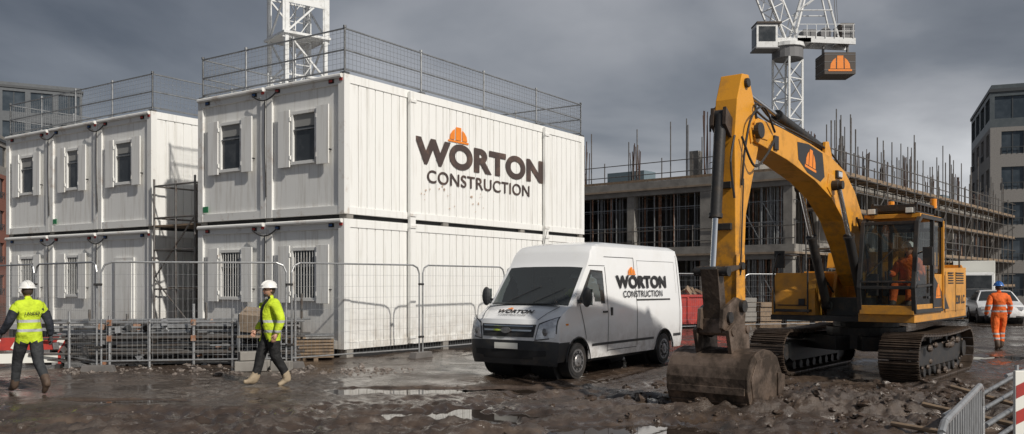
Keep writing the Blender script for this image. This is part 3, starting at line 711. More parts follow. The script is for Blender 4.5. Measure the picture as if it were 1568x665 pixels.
b.box((5.1,.23,3.95),(.16,.05,.22),1)
b.obj('boom_and_stick',[yel_arm,dark_st,lamp_m],EP,bevel=.02)
b=MB()
def ram(p,q,r,f=.62,y=0):
    p=Vector((p[0],y,p[1]));q=Vector((q[0],y,q[1]));m=p.lerp(q,f)
    b.cyl(p,m,r,0,16); b.cyl(m-(q-p).normalized()*.06,m,r*1.18,0,16); b.cyl(m,q,r*.5,1,12); b.cyl(q-V(0,r,0),q+V(0,r,0),r*.9,0,12); b.cyl(p-V(0,r,0),p+V(0,r,0),r*.9,0,12)
for sy in(-.34,.34): ram((1.25,1.35),(2.6,3.5),.085,.6,sy)
ram((2.6,4.2),(6.05,4.72),.085,.55)
ram((6.52,4.2),(6.78,1.95),.085,.66)
b.prism([(6.3,4.1),(6.6,4.3),(6.62,4.05),(6.38,3.85)],-.12,-.07,2);b.prism([(6.3,4.1),(6.6,4.3),(6.62,4.05),(6.38,3.85)],.07,.12,2)
def hose(pts,r=.018):
    P=[Vector(p) for p in pts]; out=[]
    for i in range(len(P)-1):
        p0=P[max(i-1,0)];p1=P[i];p2=P[i+1];p3=P[min(i+2,len(P)-1)]
        for k in range(6):
            t=k/6; out.append(.5*((2*p1)+(p2-p0)*t+(2*p0-5*p1+4*p2-p3)*t*t+(3*p1-p0-3*p2+p3)*t**3))
    out.append(P[-1]); b.tube(out,r,3,6)
for dy in(-.12,-.04,.04,.12):
    hose([(.6,dy,2.8),(1.3,dy,3.6),(2.3,dy,4.1),(3.6,dy,4.24),(4.9,dy,4.33),(5.6,dy*1.6,4.45),(5.82,dy*1.8,4.4),(5.6,dy*1.5,3.95)])
hose([(5.2,.26,4.1),(5.7,.30,4.4),(6.1,.28,4.2),(6.2,.22,3.7),(6.25,.2,3.2)]); hose([(5.2,.26,4.0),(5.65,.32,3.7),(6.0,.28,3.5),(6.3,.22,3.9)]); hose([(5.2,-.26,4.0),(5.7,-.34,4.5),(6.2,-.3,4.3),(6.45,-.2,4.0)])
hose([(.9,.3,1.6),(1.2,.4,2.3),(1.5,.3,3.0)],.02); hose([(1.0,-.3,1.6),(1.4,-.42,2.1),(1.9,-.4,3.1)],.02)
hose([(6.45,.18,3.9),(6.62,.2,3.5),(6.5,.2,3.0)],.016)
b.cyl((6.2,.2,3.3),(6.3,.2,1.9),.012,3,5)
b.prism([(6.22,2.05),(6.34,2.0),(6.86,1.9),(6.84,2.02)],.18,.22,2);b.prism([(6.22,2.05),(6.34,2.0),(6.86,1.9),(6.84,2.02)],-.22,-.18,2)
b.prism([(6.72,2.0),(6.9,1.98),(6.78,1.28),(6.6,1.26)],-.13,.13,2)
b.cyl((6.8,-.26,1.95),(6.8,.26,1.95),.07,0,12);b.cyl((6.27,-.26,1.45),(6.27,.26,1.45),.09,0,14);b.cyl((6.68,-.24,1.3),(6.68,.24,1.3),.08,0,12);b.cyl((6.28,-.24,2.03),(6.28,.24,2.03),.06,0,12)
b.obj('rams_and_hoses',[dark_st,chrome,steel_mud,black],EP,smooth=35)
b=MB()
b.prism([(6.1,1.5),(6.4,1.58),(6.85,1.42),(6.88,1.15),(6.5,1.0),(6.15,1.1)],-.2,-.14,0);b.prism([(6.1,1.5),(6.4,1.58),(6.85,1.42),(6.88,1.15),(6.5,1.0),(6.15,1.1)],.14,.2,0)
b.bx((6.2,-.14,1.08),(6.8,.14,1.28),0)
b.prism([(6.15,.75),(6.75,.8),(6.85,1.12),(6.65,1.22),(6.2,1.18)],-.28,-.22,0);b.prism([(6.15,.75),(6.75,.8),(6.85,1.12),(6.65,1.22),(6.2,1.18)],.22,.28,0)
b.cyl((6.25,-.3,1.12),(6.25,.3,1.12),.06,0,10);b.cyl((6.72,-.3,1.1),(6.72,.3,1.1),.06,0,10)
shell=[(5.98,.72),(6.2,.82),(6.45,.86),(6.68,.83),(6.85,.74),(6.95,.62),(7.0,.47),(6.99,.3),(6.93,.15),(6.82,.03),(6.66,-.04),(6.35,-.07),(5.95,-.05)]
hw=.6
inn=[(6.45+(p[0]-6.45)*.92,.38+(p[1]-.38)*.9) for p in shell]
n=len(shell)
vs=[(p[0],-hw,p[1]) for p in shell]+[(p[0],hw,p[1]) for p in shell]+[(p[0],-hw,p[1]) for p in inn]+[(p[0],hw,p[1]) for p in inn]
fs=[(i,i+1,n+i+1,n+i) for i in range(n-1)]+[(2*n+i,3*n+i,3*n+i+1,2*n+i+1) for i in range(n-1)]
fs+=[(i,2*n+i,2*n+i+1,i+1) for i in range(n-1)]+[(n+i,n+i+1,3*n+i+1,3*n+i) for i in range(n-1)]+[(0,n,3*n,2*n),(n-1,3*n-1,4*n-1,2*n-1)]
b.add(vs,fs,0)
side=shell+[(5.82,.1),(5.80,.45)]
for sy in(-1,1): b.prism(side,sy*hw-.02,sy*hw+.02,0)
for sy in(-1,1): b.prism([(5.72,.0),(6.0,-.02),(6.0,.5),(5.77,.46)],sy*(hw+.035)-.012,sy*(hw+.035)+.012,0)
for sy in(-1,1): b.prism([(6.3,.1),(6.8,.1),(6.9,.45),(6.7,.72),(6.3,.75)],sy*(hw+.028)-.006,sy*(hw+.028)+.006,0)
# horizontal wear strips on the heel of the bucket
for (x,z,a) in((7.0,.30,0),(6.90,.10,.6)): b.box((x,0,z),(.03,1.16,.10),0,Euler((0,a,0)).to_matrix())
for k in range(5):
    y=-.52+.26*k; b.prism([(6.1,-.03),(6.1,-.09),(5.62,-.06),(5.62,-.035)],y-.05,y+.05,0)
b.obj('bucket',[bucket_m],EP,bevel=.012)
b=MB(); b.add([(3.05,.2235,4.02),(2.95,.2235,3.62),(3.15,.2235,3.52),(3.75,.2235,3.62),(4.15,.2235,3.80),(4.2,.2235,4.08),(3.7,.2235,4.1)],[(0,1,2,3,4,5,6)],0)
b.obj('boom_decal',[logo_k],EP)
helmet_icon('helmet_emblem_boom',.52,.34,(3.62,.2265,3.68),(-1,0,-.12),(-.12,0,1),orange,EP)
b=MB(); b.add([(-.6,1.4035,1.28),(-.05,1.4035,1.28),(-.05,1.4035,1.72)],[(0,1,2)],0)
b.add([(.03,1.4185,1.33),(.57,1.4185,1.33),(.57,1.4185,1.9),(.03,1.4185,1.62)],[(0,1,2,3)],0)
b.obj('side_decal',[logo_k],EP)
helmet_icon('helmet_emblem_door',.36,.26,(.30,1.4215,1.5),(-1,0,0),(0,0,1),orange,EP)
textobj('model_lettering','220 LC',.75,.18,(-1.15,1.4035,1.36),(-1,0,0),(0,0,1),logo_k,EP,.03)
# ---------------- people
skin_m=mat('skin',(.50,.28,.20),.5,0,(.42,.21,.15),8)
hair=mat('hair',(.06,.04,.03),.8)
eye_m=mat('eye',(.02,.02,.02),.3)
lips=mat('lips',(.35,.14,.11),.5)
boot=mat('boots',(.10,.065,.045),.7,0,(.05,.035,.025),8,bump=.3)
boot_l=mat('tan_boots',(.36,.29,.20),.7,0,(.2,.15,.1),8,bump=.3)
def cloth(name,col,bands=(),bcol=(.42,.43,.44)):
    m=mat(name,col,.8,0,tuple(c*.62 for c in col),5,.4,.72,bump=1.0,bscale=7)
    nt=m.node_tree;N=nt.nodes;L=nt.links;b=N['Principled BSDF']
    b_=[n for n in N if n.type=='BUMP'][0]; b_.inputs['Distance'].default_value=.06
    if bands:
        tc=N.new('ShaderNodeTexCoord');sp=N.new('ShaderNodeSeparateXYZ');L.new(tc.outputs['Object'],sp.inputs[0])
        tot=None
        for(z,hw_) in bands:
            s=N.new('ShaderNodeMath');s.operation='COMPARE';s.inputs[1].default_value=z;s.inputs[2].default_value=hw_;L.new(sp.outputs[2],s.inputs[0])
            if tot is None: tot=s
            else:
                a=N.new('ShaderNodeMath');a.operation='MAXIMUM';L.new(tot.outputs[0],a.inputs[0]);L.new(s.outputs[0],a.inputs[1]);tot=a
        mx=N.new('ShaderNodeMix');mx.data_type='RGBA';mx.inputs['B'].default_value=(*bcol,1)
        L.new(b.inputs['Base Color'].links[0].from_socket,mx.inputs['A']);L.new(tot.outputs[0],mx.inputs['Factor']);L.new(mx.outputs['Result'],b.inputs['Base Color'])
    return m
def skin_mesh(verts,edges,radii,root=0,sub=2):
    me=bpy.data.meshes.new('tmp');me.from_pydata(verts,edges,[])
    o=bpy.data.objects.new('tmp',me);scene.collection.objects.link(o)
    o.modifiers.new('s','SKIN'); 
    sv=me.skin_vertices[0].data
    for i,r in enumerate(radii):
        sv[i].radius=r if isinstance(r,tuple) else (r,r); sv[i].use_root=(i==root)
    o.modifiers['s'].use_smooth_shade=True
    s=o.modifiers.new('u','SUBSURF');s.levels=sub;s.render_levels=sub
    dg=bpy.context.evaluated_depsgraph_get(); m2=bpy.data.meshes.new_from_object(o.evaluated_get(dg))
    bpy.data.objects.remove(o); return m2
def segd(p,a,b_):
    d=b_-a;t=max(0,min(1,(p-a).dot(d)/max(d.dot(d),1e-9)));return (p-(a+d*t)).length
def person(name,loc,rz,J,mats,helm,parent=None,head_yaw=0,cutz=.86,front_open=False,bulk=1.0):
    P=empty(name,loc,rz); 
    if parent: P.parent=parent
    D=dict(pel=(0,0,.96),sp=(.0,0,1.12),ch=(.0,0,1.28),uc=(-.01,0,1.42),nk=(.0,0,1.51),nh=(.02,0,1.58),
      shl=(-.01,.19,1.42),shr=(-.01,-.19,1.42),ell=(-.03,.25,1.14),elr=(-.03,-.25,1.14),wrl=(.08,.25,.92),wrr=(.08,-.25,.92),
      hil=(0,.095,.90),hir=(0,-.095,.90),knl=(.03,.10,.5),knr=(.03,-.10,.5),anl=(0,.10,.10),anr=(0,-.1,.10)); D.update(J)
    for s in 'lr':
        k=Vector(D['kn'+s]);a=Vector(D['an'+s]);h=Vector(D['hi'+s]); D['ca'+s]=tuple(k.lerp(a,.35)-Vector((.015,0,0))); D['th'+s]=tuple(h.lerp(k,.45))
        e=Vector(D['el'+s]);w=Vector(D['wr'+s]); D['fo'+s]=tuple(e.lerp(w,.3))
    K=['pel','sp','ch','uc','nk','nh','shl','ell','fol','wrl','shr','elr','for','wrr','hil','thl','knl','cal','anl','hir','thr','knr','car','anr']
    vs=[D[k] for k in K]; I={k:i for i,k in enumerate(K)}
    E=[('pel','sp'),('sp','ch'),('ch','uc'),('uc','nk'),('nk','nh'),('uc','shl'),('shl','ell'),('ell','fol'),('fol','wrl'),('uc','shr'),('shr','elr'),('elr','for'),('for','wrr'),('pel','hil'),('hil','thl'),('thl','knl'),('knl','cal'),('cal','anl'),('pel','hir'),('hir','thr'),('thr','knr'),('knr','car'),('car','anr')]
    lab=['torso']*4+['skin']+['torso','arm','arm','arm']*2+['torso']+['leg']*4+['torso']+['leg']*4
    ed=[(I[a],I[c]) for a,c in E]
    arm=[.092,.068,.066,.047]; leg=[.118,.108,.082,.078,.06]
    rad=[(.17,.14),(.178,.145),(.19,.15),(.165,.125),.062,.058]+arm+arm+leg+leg
    rad=[(tuple(q*bulk for q in r) if isinstance(r,tuple) else r*(bulk if i>5 else 1)) for i,r in enumerate(rad)]
    for s in'lr':
        an=Vector(D['an'+s]); td=Vector(D.get('td'+s,(1,0,0))).normalized()
        dn=Vector(D.get('dn'+s,(0,0,-1))).normalized()
        i0=len(vs); vs+=[tuple(an-td*.05+dn*.05),tuple(an+td*.11+dn*.055),tuple(an+td*.20+dn*.062)]; rad+=[.045,.048,.038]
        ed+=[(I['an'+s],i0),(I['an'+s],i0+1),(i0+1,i0+2)]; lab+=['boot']*3
    me=skin_mesh(vs,ed,rad)
    vv=[Vector(v) for v in vs]
    for m in mats: me.materials.append(m)
    mi={'torso':0,'arm':1,'leg':2,'boot':3,'skin':4}
    def rr_(i): return max(rad[i]) if isinstance(rad[i],tuple) else rad[i]
    for pl in me.polygons:
        c=pl.center; 
        best=min(range(len(ed)),key=lambda k:segd(c,vv[ed[k][0]],vv[ed[k][1]])-.5*(rr_(ed[k][0])+rr_(ed[k][1])))
        l=lab[best]
        if l=='leg' and c.z>cutz and cutz>0: l='torso'
        if l=='torso' and c.z<cutz-.02: l='leg'
        if l=='leg' and min((c-vv[I['anl']]).length,(c-vv[I['anr']]).length)<.13: l='boot'
        if l=='skin' and c.z<D['nk'][2]+.0: l='torso'
        pl.material_index=mi[l]
        if front_open and l in('torso','leg') and c.x>.03 and abs(c.y+.01)<.07 and c.z>cutz: pl.material_index=5
        pl.use_smooth=True
    o=bpy.data.objects.new('body',me);scene.collection.objects.link(o);o.parent=P
    for s in'lr':
        sg=1 if s=='l' else -1
        w=Vector(D['wr'+s]); el=Vector(D['el'+s]); d=(w-el).normalized(); side=Vector((1,0,0)); side=(side-d*side.dot(d)).normalized(); nrm=d.cross(side)*sg
        if nrm.y*sg>0: nrm=-nrm
        v=[w-d*.02,w+d*.05,w+d*.085];r=[.028,(.034),(.032)];e_=[(0,1),(1,2)]
        ls=[.075,.085,.08,.065]
        for k in range(4):
            i0=len(v); base=w+d*.08+side*(.030-.02*k)
            v+=[base,base+d*ls[k]*.5+nrm*.012,base+d*ls[k]*.8+nrm*.035]; r+=[.011,.010,.008]; e_+=[(2,i0),(i0,i0+1),(i0+1,i0+2)]
        i0=len(v); v+=[w+d*.03+side*.035,w+d*.06+side*.055+nrm*.015,w+d*.09+side*.05+nrm*.03]; r+=[.013,.011,.009]; e_+=[(1,i0),(i0,i0+1),(i0+1,i0+2)]
        hm=skin_mesh([tuple(x) for x in v],e_,r,0,1); hm.materials.append(mats[6] if len(mats)>6 else mats[4])
        for pl in hm.polygons: pl.use_smooth=True
        ho=bpy.data.objects.new('hand_'+s,hm);scene.collection.objects.link(ho);ho.parent=P
    H=empty('head_pivot',D.get('hd',(D['nh'][0]+.015,D['nh'][1],D['nh'][2]+.08)),head_yaw);H.parent=P
    b=MB(); b.sph((0,0,0),.1,0,24,16,(.98,.78,1.18))
    for i,(x,y,z) in enumerate(b.v):
        if z<-.02: 
            t=(-.02-z)/.1; x=x*(1-.25*t)+(.02*t if x>0 else -.005); y*=1-.32*t
        if x>.06 and abs(z-.012)<.018 and .015<abs(y)<.05: x-=.008
        b.v[i]=(x,y,z)
    b.sph((.098,0,-.018),.018,0,8,6,(1.1,.75,1.3)); b.sph((.088,0,-.058),.016,2,8,6,(.8,1.5,.4))
    for sg in(-1,1): b.sph((.086,sg*.03,.012),.011,1,8,6); b.sph((0,sg*.08,-.005),.024,0,8,6,(.8,.4,1.2)); b.box((.092,sg*.03,.035),(.01,.03,.006),3)
    b.sph((-.02,0,.01),.1,3,16,10,(.9,.84,1.0))
    if front_open: b.sph((.058,0,-.085),.045,3,12,8,(.9,1.15,.7))
    b.obj('head',[skin_m,eye_m,lips,hair],H,smooth=60)
    b=MB(); b.sph((0,0,.045),.125,0,24,14,(1.1,.95,.95),zmin=0); 
    b.cyl((0,0,.04),(0,0,.058),.142,0,28,.134); b.box((.12,0,.047),(.10,.15,.012),0,Euler((0,.15,0)).to_matrix())
    for yy in(-.025,0,.025):
        b.tube([(.139*math.cos(a),yy,.045+.122*math.sin(a)) for a in [math.pi*k/10 for k in range(1,10)]],.007,0,5)
    b.obj('hard_hat',[helm],H,smooth=50)
    return P
hv_y=(.58,.74,.03); hv_o=(.85,.15,.02)
wh=mat('white_helmet',(.78,.78,.76),.3); bh=mat('blue_helmet',(.03,.14,.45),.3)
navy=cloth('navy_sleeve',(.02,.024,.035)); trous=cloth('grey_trousers',(.035,.038,.042)); blk=cloth('black_trousers',(.014,.014,.015))
vest=cloth('hi_vis_vest',hv_y,((1.02,.022),(1.17,.022)))
jack=cloth('hi_vis_jacket',hv_y,((.95,.022),(1.12,.022)))
ojack=cloth('orange_jacket',hv_o,((1.02,.022),(1.17,.022))); otr=cloth('orange_trousers',hv_o,((.30,.022),(.42,.022)))
glove=mat('glove',(.05,.05,.055),.8)
# walking away to the left, seen from behind: left leg forward, right heel lifting behind
p1=person('construction_worker',(-7.82,14.45,0),math.radians(140),dict(
   pel=(0,0,.95),sp=(.02,0,1.11),ch=(.03,0,1.27),uc=(.03,0,1.42),nk=(.05,0,1.51),nh=(.07,0,1.58),shl=(.02,.19,1.42),shr=(.04,-.19,1.42),
   ell=(.00,.30,1.17),wrl=(.16,.36,.97),elr=(-.10,-.27,1.15),wrr=(-.06,-.31,.91),
   hil=(0,.095,.9),hir=(0,-.095,.9),knl=(.22,.10,.52),anl=(.32,.10,.11),knr=(-.10,-.10,.49),anr=(-.42,-.10,.20),tdr=(.75,0,-.6),dnr=(-.5,0,-.8)),
   [vest,navy,trous,boot,skin_m,blk,glove],wh,cutz=.85,bulk=1.04)
textobj('vest_lettering','LANDER',.24,.05,(-.140,.12,1.27),(0,-1,0),(-.02,0,1),logo_k,p1,.02)
p2=person('construction_worker',(-4.2,15.55,0),math.radians(214),dict(
   ell=(-.08,.30,1.15),wrl=(.02,.31,.90),elr=(.02,-.29,1.14),wrr=(.18,-.25,.95),pel=(0,0,.95),
   hil=(0,.095,.9),hir=(0,-.095,.9),knr=(.16,-.10,.51),anr=(.26,-.10,.11),tdr=(.95,0,.15),knl=(-.04,.10,.49),anl=(-.27,.10,.13),tdl=(.9,0,-.3)),
   [jack,jack,blk,boot_l,skin_m,blk],wh,front_open=True,cutz=.79,head_yaw=.1,bulk=1.13)
p3=person('construction_worker',(13.05,23.9,0),math.radians(80),dict(
   ell=(-.06,.29,1.15),wrl=(.06,.31,.91),elr=(.02,-.29,1.15),wrr=(.12,-.29,.93),
   knr=(.12,-.10,.51),anr=(.14,-.10,.10),knl=(-.02,.10,.49),anl=(-.22,.10,.13),tdl=(.9,0,-.3)),
   [ojack,ojack,otr,boot,skin_m,blk,glove],bh,cutz=.84,bulk=1.1)
ojs=cloth('orange_driver_jacket',hv_o)
def seated(name,loc,parent,tm,helm):
    return person(name,loc,0,dict(pel=(0,0,.12),sp=(-.02,0,.28),ch=(-.03,0,.44),uc=(-.03,0,.58),nk=(-.01,0,.67),nh=(.01,0,.74),
     shl=(-.02,.19,.58),shr=(-.02,-.19,.58),ell=(.10,.26,.34),elr=(.10,-.26,.34),wrl=(.36,.25,.38),wrr=(.36,-.25,.38),
     hil=(.04,.1,.10),hir=(.04,-.1,.10),knl=(.45,.14,.14),knr=(.45,-.14,.14),anl=(.58,.14,-.26),anr=(.58,-.14,-.26)),tm,helm,parent=parent,cutz=-5)
seated('operator',(.38,.92,1.60),EP,[ojs,ojs,ojs,boot,skin_m,blk,glove],wh)
pd=seated('driver',(1.8,-.45,1.02),VP,[vest,navy,trous,boot,skin_m,blk],wh); pd.rotation_euler=(0,0,math.pi)
# ---------------- tower cranes
p=empty('tower_crane',(-9.15,38,0),math.radians(38)); b=MB()
lattice(b,(0,0,0),(0,0,26),1.75,1.75,.11,.05,0)
lattice(b,(.15,.1,9),(.15,.1,26),.7,1.0,.03,.022,0)
for z in(12.1,): b.box((0,0,z),(2.1,2.1,.1),0)
for x in(-.9,.9): b.box((x,-.9,13.2),(.3,.02,2.6),0)
b.box((0,-.92,13.6),(1.9,.03,.5),0)
b.cyl((0,0,26),(0,0,27),1.1,0,16); b.box((0,0,27.3),(2.4,2.4,.6),0); lattice(b,(0,0,27.5),(0,22,38),1.3,1.5,.07,.035,0); b.box((0,-4,28),(1.8,6,.4),0); b.box((0,-6.2,27),(1.6,1.4,2.4),1)
b.obj('lattice_mast',[white_st,conc],p)
p=empty('tower_crane',(22.55,73,0),0); b=MB()
lattice(b,(0,0,0),(0,0,20.0),1.65,1.65,.11,.055,0,rot=.6)
b.cyl((0,0,20.0),(0,0,20.9),1.25,1,20); b.cyl((0,0,20.9),(0,0,21.2),1.4,0,20)
b.box((.2,0,21.35),(2.8,2.0,.35),0)
b.prism([(.5,21.2),(5.2,21.0),(5.2,21.5),(.5,21.7)],-1.0,-.85,0);b.prism([(.5,21.2),(5.2,21.0),(5.2,21.5),(.5,21.7)],.85,1.0,0)
for x in(1,2,3,4,5): b.box((x,0,21.3),(.12,1.9,.2),0)
b.box((1.6,0,21.95),(1.0,1.3,.7),1); b.cyl((2.9,-.7,22),(2.9,.7,22),.45,1,16); b.box((4.6,0,22.1),(1.1,1.7,1.3),2)
b.box((4.6,-.86,22.1),(.9,.02,1.0),1)
for y in(-1.05,1.05):
    for k in range(7): b.cyl((.5+.75*k,y,21.5),(.5+.75*k,y,22.6),.03,0,4)
    b.cyl((.5,y,22.6),(5.1,y,22.6),.03,0,4);b.cyl((.5,y,22.05),(5.1,y,22.05),.03,0,4)
b.box((-2.05,-.6,21.6),(1.7,1.5,1.9),0); b.box((-2.05,-1.36,21.75),(1.35,.03,1.2),3); b.box((-2.92,-.6,21.6),(.03,1.2,1.4),3); b.box((-1.9,-.6,22.65),(2.0,1.8,.12),2); b.box((-2.05,-.6,20.6),(1.9,1.7,.1),1)
lattice(b,(-.2,0,21.7),(-9.5,-4,41),1.3,1.4,.09,.045,0,rot=.1)
for y in(-.8,.8):
    b.cyl((.3,y,21.5),(2.2,y*.5,28.5),.12,0,6); b.cyl((3.9,y,21.5),(2.2,y*.5,28.5),.09,0,6); b.cyl((.6,y,23.8),(3.4,y,23.8),.05,0,5);b.cyl((1.2,y,25.5),(2.9,y,25.5),.05,0,5)
    b.cyl((.6,y,23.8),(2.9,y,25.5),.05,0,5); b.cyl((2.2,y*.5,28.5),(-9.3,-4,40.5),.03,1,4)
b.cyl((4.0,-.5,21.7),(3.6,-.3,29),.03,1,4);b.cyl((4.2,.5,21.7),(3.7,.3,29),.03,1,4)
b.box((3.9,0,19.45),(2.5,2.2,1.75),2); 
for k in(-.55,.1,.7): b.box((3.9,0,19.45+k),(2.54,2.24,.04),1)
for x in(2.9,4.9): b.box((x,0,20.7),(.12,.3,.8),1)
b.obj('mast_deck_jib',[white_st,mat('crane_grey',(.16,.16,.165),.6),mat('counterweight_brown',(.09,.075,.065),.8),glass_d],p)
helmet_icon('helmet_emblem',1.9,1.25,(3.9,-1.125,18.8),(1,0,0),(0,0,1),orange,p)
# ---------------- concrete frame under construction
RB=math.atan2(.763,.647); P=empty('concrete_frame_building',(13.3,42,0),RB); LX,LY=41,22
b=MB(); Zs=[3.25,6.75]
for z in Zs:
    b.bx((0,0,z),(LX,LY,z+.36),0)
    b.bx((-.04,0,z-.10),(0,LY,z-.005),2); b.bx((0,-.04,z-.1),(LX,-.0,z-.005),2)
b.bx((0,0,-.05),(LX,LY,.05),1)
for lv,zt in((.05,Zs[0]),(Zs[0]+.36,Zs[1])):
    x=.4
    while x<LX:
        y=.4
        while y<LY:
            b.box((x,y,(lv+zt)/2),(.45,.45,zt-lv-.005),0); y+=4.4
        x+=5.6
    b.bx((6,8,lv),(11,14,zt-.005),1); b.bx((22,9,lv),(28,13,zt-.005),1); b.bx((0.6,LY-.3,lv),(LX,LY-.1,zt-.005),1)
    b.bx((.1,.1,zt-.35),(.5,LY-.1,zt-.003),0)
b.bx((3.2,.2,Zs[0]+.36),(5.6,.4,Zs[1]-.005),0); b.bx((.1,9.4,.05),(.35,13.0,Zs[0]-.36),0); b.bx((.1,3.5,Zs[0]+.37),(.35,5.0,Zs[1]-.36),0)
random.seed(21)
for (x,y,w,d,h) in ((2,3,2.2,1.0,1.0),(1.2,9,1.2,2.4,.8),(1.5,14,1.0,1.6,1.1),(8,1.2,2.0,1.2,.9),(16,2,2.4,1.2,1.2),(27,1.5,3,1.5,1.0),(33,2,2,1.5,1.4),(.8,5.5,.5,.5,1.5),(.8,17,.5,.5,1.3)): b.bx((x,y,7.11),(x+w,y+d,7.11+h),random.choice((0,3,2)))
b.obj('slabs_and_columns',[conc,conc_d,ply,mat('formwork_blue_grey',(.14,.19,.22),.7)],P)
b=MB()
for lv,zt in((.05,Zs[0]-.12),(Zs[0]+.36,Zs[1]-.12)):
    for k in range(300):
        x=random.uniform(.3,LX-1) if k%3 else random.uniform(.2,2); y=random.uniform(.3,LY-1) if k%3==0 else random.choice((.5,1.6,2.8,4.2))+random.uniform(-.2,.2)
        b.cyl((x,y,lv),(x,y,zt),.035,0 if k%4 else 2,5,cap=False)
    for y in np.arange(.6,LY,1.2):
        b.cyl((.3,y,lv),(.3,y,zt),.035,0,5,cap=False); b.cyl((1.5,y,lv),(1.5,y,zt),.035,0,5,cap=False)
        b.cyl((.3,y,zt-.06),(4,y,zt-.06),.06,1,4)
        if int(y*10)%3==0: b.cyl((.3,y,lv+.1),(.3,y+1.2,lv+2.2),.025,0,4)
    for z in(1.1,2.1):
        b.cyl((.3,0,lv+z),(.3,LY,lv+z),.025,0,4); b.cyl((1.5,0,lv+z),(1.5,LY,lv+z),.025,0,4)
b.obj('falsework_props',[galv,timber,rust],P)
b=MB()
def scaf(n0,n1,sp):
    for i in range(int((n1-n0)/sp)+1):
        t=n0+i*sp
        for o_ in(-.35,-1.55): b.cyl((t,o_,0),(t,o_,8.1+random.choice((0,.1,.5,1.2))),.036,0,5)
        for z in(1.4,3.3,5.2,6.9): b.cyl((t,-.2,z),(t,-1.75,z),.03,0,4)
    for z in(1.4,2.4,3.3,4.3,5.2,6.2,6.9,7.5,8.0):
        for o_ in((-.35,-1.55) if z in(1.4,3.3,5.2,6.9) else(-1.55,)): b.cyl((n0-.3,o_,z),(n1+.3,o_,z),.032,0,5)
    for z in(1.45,3.35,5.25,6.95):
        b.bx((n0,-1.5,z),(n1,-.4,z+.05),1); b.bx((n0,-1.53,z),(n1,-1.503,z+.17),1)
    t=n0
    while t<n1-4:
        z=1.4
        for zz in(3.3,5.2,6.9):
            b.cyl((t,-1.6,z),(t+2.2,-1.6,zz),.028,0,4); z=zz
        t+=6
scaf(0.5,LX-.5,1.6)
for y in np.arange(0,LY,1.8): b.cyl((.05,y,6.9),(.05,y,8.3),.03,0,5); b.cyl((.05,y,3.4),(.05,y,4.7),.03,0,5)
for z in(7.5,8.1,3.9,4.5): b.cyl((.05,0,z),(.05,LY,z),.025,0,5)
b.bx((.02,0,7.12),(.05,LY,7.25),1)
for k in range(64):
    x=random.uniform(0,LX); y=random.choice((-.35,-1.55,random.uniform(0,6))); b.cyl((x,y,7),(x,y,7+random.uniform(1.6,3.6)),.032,0,5)
for k in range(28):
    y=random.uniform(1,LY); b.cyl((.1,y,7),(.1,y,7+random.uniform(1.5,3.2)),.03,0,5)
b.obj('scaffolding',[galv_d,timber],P)
b=MB()
for (cx,cy,n,h) in [(.6,3.2,14,3.2),(.6,4.6,12,3.4),(.6,9,9,2.2),(.6,12.5,10,2.6),(.6,18.5,18,3.2),(1.5,.8,9,2.0),(4,1,10,2.6),(8,.8,11,2.2),(12,1,12,2.5),(16,1,11,2.2),(20,1,12,3.0),(26,1,12,2.2),(32,1,12,2.8),(38,1,11,2.2)]:
    for k in range(n):
        x=cx+random.uniform(-.35,.35);y=cy+random.uniform(-.35,.35);b.cyl((x,y,7),(x+random.uniform(-.1,.1),y+random.uniform(-.1,.1),7+h*random.uniform(.8,1.05)),.026,0,4)
    for k in range(3): b.cyl((cx-.3,cy-.3,7.3+k*.3),(cx+.3,cy+.3,7.3+k*.3),.02,0,4)
b.obj('starter_bars',[rebar],P)
# ---------------- buildings around
def block(name,loc,rz,W,D,fl,fh,wallm,topm,bays,winm,frame,topfl=1,par=.6,wf=.5):
    P=empty(name,loc,rz); b=MB(); H=fl*fh
    b.bx((.25,.25,0),(W-.25,D-.25,H),4)
    for face in range(4):
        Lf=W if face%2==0 else D; nb=max(1,round(Lf/bays)); bw=Lf/nb
        def T(t,o_,z):
            if face==0:return(t,o_,z)
            if face==1:return(W-o_,t,z)
            if face==2:return(W-t,D-o_,z)
            return(o_,D-t,z)
        def bb(t0,t1,o0,o1,z0,z1,m): b.bx(T(t0,o0,z0),T(t1,o1,z1),m)
        e0=.26 if face%2 else 0; 
        for f in range(fl):
            z=f*fh; top=f>=fl-topfl; wm=1 if top else 0
            bb(e0,Lf-e0,0,.25,z,z+.7,wm)
            bb(e0,Lf-e0,0,.25,z+fh-.35,z+fh,wm)
            for k in range(nb):
                t=k*bw; ww=bw*wf if not top else bw*.8; s=(bw-ww)/2
                bb(max(t,e0),t+s,0,.25,z+.7,z+fh-.35,wm); bb(t+bw-s,min(t+bw,Lf-e0),0,.25,z+.7,z+fh-.35,wm)
                bb(t+s,t+s+ww,.16,.2,z+.7,z+fh-.35,2)
                bb(t+s+ww/2-.04,t+s+ww/2+.04,.12,.155,z+.7,z+fh-.35,3)
                if not top and k%2==0: 
                    bb(t+s,t+s+ww,-.05,-.01,z+1.2,z+1.25,3)
                    for q in range(5): bb(t+s+ww*q/4.2,t+s+ww*q/4.2+.03,-.05,-.01,z+.7,z+1.2,3)
    b.bx((-.1,-.1,H),(W+.1,D+.1,H+.25),3); b.bx((.1,.1,H+.25),(W-.1,D-.1,H+par),1)
    b.bx((W*.3,D*.3,H+par),(W*.55,D*.6,H+par+1.2),1)
    b.obj('walls_and_windows',[wallm,topm,winm,frame,conc_d],P); return P
grey_br=mat('grey_brick',(.23,.22,.21),.85,0,(.17,.16,.155),12,bump=.1); 
darkclad=mat('dark_cladding',(.07,.085,.095),.45,0,(.10,.115,.125),2); framem=mat('window_frame',(.05,.055,.06),.5)
sky_glass=mat('reflective_glass',(.05,.065,.08),.08,.3,(.10,.12,.14),.6)
